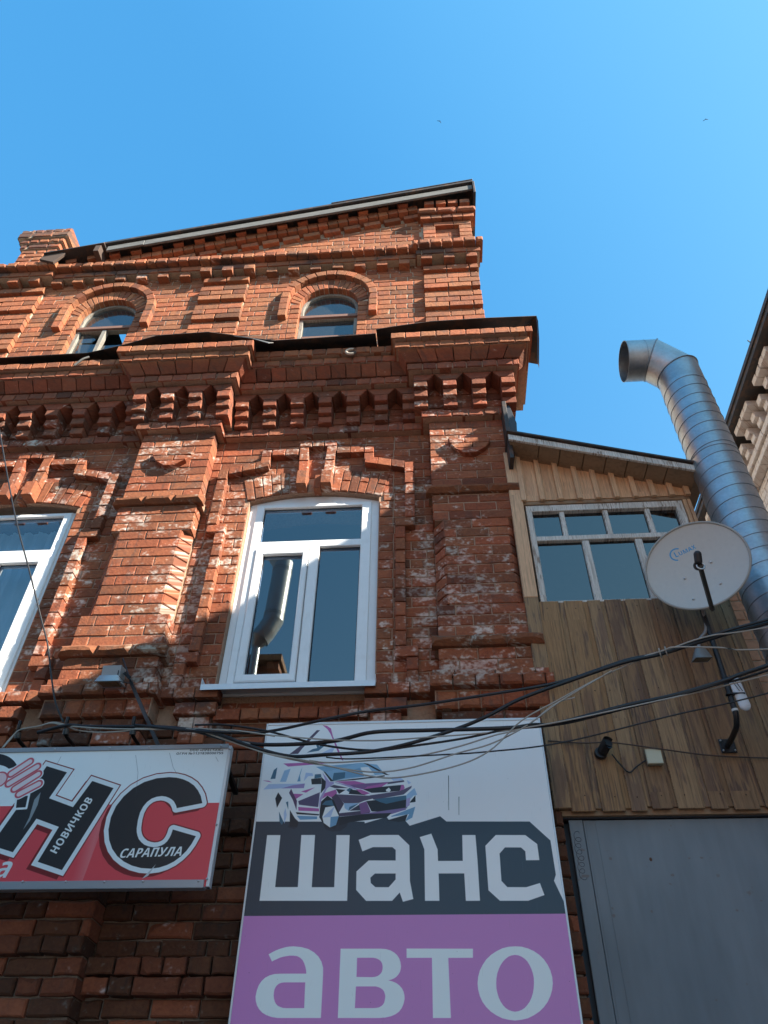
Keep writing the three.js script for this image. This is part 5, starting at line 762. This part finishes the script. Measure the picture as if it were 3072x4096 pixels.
  for (const p of A.scr) { const q = new THREE.SphereGeometry(.0062, 10, 8); q.translate(Wm / 2 - Math.max(.006, p[0] / 1000), Math.min(Hm + .004, Hm - p[1] / 1000), .047); mesh('screw', q, steel, s); }
  // frame tubes and brackets back to the wall
  mesh('frame_tube', bar(-Wm / 2 - .6, Wm / 2 - .05, Hm + .02, Hm + .06, -.14, -.10), blackMetal, s);
  for (const a of [.86, -.2]) { const g = new THREE.BoxGeometry(.028, .028, .36); g.rotateX(-.10); g.translate(a, Hm - .085, -.18); mesh('bracket', g, blackMetal, s); mesh('bracket', bar(a - .014, a + .014, .05, Hm - .02, -.03, -.004), blackMetal, s); }
}
// ---------------------------------------------------------------- floodlight on the pilaster
{
  const f = thing('floodlight', 'small grey floodlight on a slanting black bar beside the pilaster', 'floodlight', [-2.10, 4.28, .33]);
  const hs = new THREE.BoxGeometry(.125, .075, .085); hs.rotateX(.2); hs.translate(-.02, .03, 0); mesh('housing', hs, std(lin(.42, .43, .44), .42, { metalness: .4 }), f);
  const rim = new THREE.CylinderGeometry(.085, .115, .045, 4, 1); rim.rotateY(Math.PI / 4); rim.scale(1.0, 1, .8); rim.rotateX(.2); rim.translate(-.02, -.035, .008); mesh('rim', rim, std(lin(.48, .49, .5), .42, { metalness: .4 }), f);
  const gl = new THREE.BoxGeometry(.125, .004, .095); gl.rotateX(.2); gl.translate(-.02, -.060, .012); mesh('glass', gl, std(lin(.16, .14, .09), .15), f);
  const bar3 = (a, b, w) => { const A = V3(...a), B = V3(...b), d = B.clone().sub(A), g = new THREE.BoxGeometry(w, d.length(), .008); g.applyQuaternion(new THREE.Quaternion().setFromUnitVectors(V3(0, 1, 0), d.clone().normalize())); g.translate(...A.addScaledVector(d, .5).toArray()); return g; };
  mesh('bar', bar3([-.043, .215, -.12], [.11, -.035, 0], .024), blackMetal, f); mesh('bar', bar3([.11, -.035, .0], [.455, -.57, .12], .024), blackMetal, f);
  mesh('yoke', bar3([.05, .03, .0], [.10, -.01, .0], .02), blackMetal, f);
  mesh('lead', tube([[.03, .02, .045], [.05, -.06, .06], [.10, -.065, .03], [.13, -.06, .01]], .0035, 20, 5), cableBlack, f);
}
// ---------------------------------------------------------------- cables
{
  const L = { a: ['black overhead cable crossing the top of the tall car sign', .0085, 0], b: ['thick black cable sagging over the faceted car', .0105, 0], c: ['grey wire sagging lowest over the faceted car', .0042, 1], d: ['grey wire sagging just above the lowest one over the car', .0042, 1], e: ['thick black cable running over the sign to the duct', .0115, 0], e2: ['thin black cable looping across the top of the car sign', .0065, 0], f: ['pale wire running straight across the car sign and planks', .0042, 1], g: ['thin black wire stretched below the cable bundle across the planks', .0042, 0], h: ['grey wire curving from the planks to the car roof', .0042, 1], i: ['short pale wire tied into the bundle before the duct', .0045, 1], l1: ['pale wire lying on the hooks above the red sign', .0042, 1], l2: ['grey twin wire under the pale one above the red sign', .0042, 1], v: ['black wire hanging down beside the left pilaster', .0058, 0] };
  for (const k in L) { const p = CABLES[k].slice(); if (k !== 'v' && k !== 'd' && k !== 'h' && p[0][0] > 1.4) { const q = 1.6 / (p[0][0] - p[1][0]); p.unshift([0, 1, 2].map(i => p[0][i] + (p[0][i] - p[1][i]) * q)); }; if (k === 'v') p.unshift([p[0][0] - .6, p[0][1] + 1.2, p[0][2] + .3]); for (let i = 1; i < p.length - 1; i++) p[i] = [p[i][0], p[i][1] + rr(-.004, .004), p[i][2] + rr(-.02, .02)]; const m = mesh('cable', tube(p, L[k][1], p.length * 9, 8), L[k][2] ? cableGrey : cableBlack, scene); m.userData = { label: L[k][0], category: 'cable', group: 'cables strung across the facade' }; }
  // wire stapled to the planks
  const w = mesh('cable', tube([[.69, 3.845, .172], [.90, 3.825, .174], [1.07, 3.80, .22], [1.36, 3.758, .205], [1.64, 3.728, .176], [1.97, 3.706, .174], [2.2, 3.70, .174]], .0042, 50, 6), std(lin(.07, .045, .035), .7), scene); w.userData = { label: 'brown wire stapled across the planks behind the camera', category: 'cable', group: 'cables strung across the facade' };
  // ties round the bundle
  for (const px of [[2.0, 0], [2.06, 0]]) void px;
  const tie = CABLES.b[2]; for (const dx of [-.02, .015]) { const g = new THREE.TorusGeometry(.024, .0035, 6, 20); g.rotateY(1.2); g.translate(tie[0] + dx + .012, tie[1] + dx * .32 + .006, tie[2]); const m = mesh('cable_tie', g, cableGrey, scene); m.userData = { label: 'grey wire tie wound round the black cable bundle', category: 'cable tie', group: 'ties round the bundle' }; }
  for (const [x, y, lb] of [[-2.29, 3.90, 'black iron hook where the hanging wire ends above the red sign'], [-2.59, 3.88, 'black iron hook where the pale wires bend down behind the red sign'], [-1.863, 3.89, 'black iron hook beside the slanting floodlight bar']]) {
    const h = thing('wire_hook', lb, 'hook', [x, y, .36], 'hooks above the red sign');
    mesh('shank', tube([[.0, .05, .05], [.0, .0, .04], [-.005, -.045, 0], [-.004, -.05, -.14]], .0115, 20, 8), blackMetal, h); mesh('insulator', (() => { const q = new THREE.CylinderGeometry(.017, .021, .035, 14); q.rotateX(.3); q.translate(0, -.035, .02); return q; })(), std(lin(.05, .045, .04), .4), h);
  }
}
// ---------------------------------------------------------------- ground and the building behind the viewer (seen in the panes)
{
  const g = new THREE.PlaneGeometry(120, 120, 1, 1); g.rotateX(-Math.PI / 2); const m = mesh('ground', g, std(lin(1, 1, 1), .95, { map: rep(dataTex(512, 512, (u, v) => { const k = .13 + .10 * fbm(u * 30, v * 30, 4, 400); return [k, k * .95, k * .88]; }), 30, 30) }), scene); m.userData = { kind: 'structure', label: 'dusty asphalt yard', category: 'ground' };
  const b = thing('alley_building', 'brown brick building behind the viewer, mirrored in the window', 'building', [-5, 0, 9]);
  mesh('wall', box(-1.6, 2.5, 0, 7.9, -3.9, 6), std(lin(.26, .13, .085), .93, { map: rep(mortarGrain, 2, 2) }), b);
  mesh('eave', box(-1.8, 2.72, 7.92, 8.02, -4.05, 6.2), soffitMat, b); mesh('eave_board', box(2.50, 2.68, 7.80, 7.915, -4.0, 6.1), std(lin(.30, .14, .075), .8), b);
  const ductPale = new THREE.MeshStandardMaterial({ color: lin(.52, .56, .54), metalness: .55, roughness: .4, side: THREE.DoubleSide });
  const d = thing('exhaust_duct', 'galvanised exhaust duct beside the alley building, mirrored in the window', 'duct', [-2.60, 0, 4.7]);
  mesh('lower_pipe', mitred([[-.02, .02, 0], [-.02, 7.97, 0]], .062, 32), ductPale, d);
  const cone = new THREE.CylinderGeometry(.155, .064, .17, 40, 1, true); cone.rotateZ(-.25); cone.translate(-.005, 8.05, 0); mesh('reducer', cone, ductPale, d);
  mesh('upper_pipe', mitred([[.012, 8.12, 0], [.10, 8.27, 0], [.185, 8.46, 0], [.225, 9.55, 0], [.10, 9.75, 0]], .155, 48), ductPale, d);
  for (const y of [8.52, 8.56, 9.40, 9.44]) { const t = new THREE.TorusGeometry(.157, .004, 6, 48); t.rotateX(Math.PI / 2); t.rotateZ(-.04); t.translate(.185 + (y - 8.46) * .0367, y, 0); mesh('collar', t, zincSeam, d); }
}
// ---------------------------------------------------------------- two far swifts
for (const [x, y, z, a] of [[1.4, 44.06, -10.23, .5], [14.36, 41.63, -10.12, -.3]]) {
  const b = thing('bird', 'tiny dark bird far off in the clear sky', 'bird', [x, y, z], 'birds in the sky');
  const s = poly([[-.30, .10], [-.12, .05], [-.02, .0], [.04, .0], [.14, .07], [.32, .16], [.14, -.01], [.05, -.06], [.03, -.16], [-.01, -.08], [-.06, -.05], [-.14, .0]]); const g = extr(s, -.02, .03, .008); g.scale(.42, .42, .42); g.rotateX(-1.1); g.rotateY(a); mesh('body', g, std(lin(.02, .02, .02), 1), b);
}
scene.traverse(o => { if (o.isMesh) { o.castShadow = true; o.receiveShadow = true; } });
const renderer = new THREE.WebGLRenderer({ antialias: true });
renderer.setSize(768, 1024);
renderer.toneMapping = THREE.LinearToneMapping; renderer.toneMappingExposure = EXPOSURE;
renderer.outputColorSpace = THREE.SRGBColorSpace; renderer.shadowMap.enabled = true; renderer.shadowMap.type = THREE.PCFSoftShadowMap;
renderer.render(scene, camera);
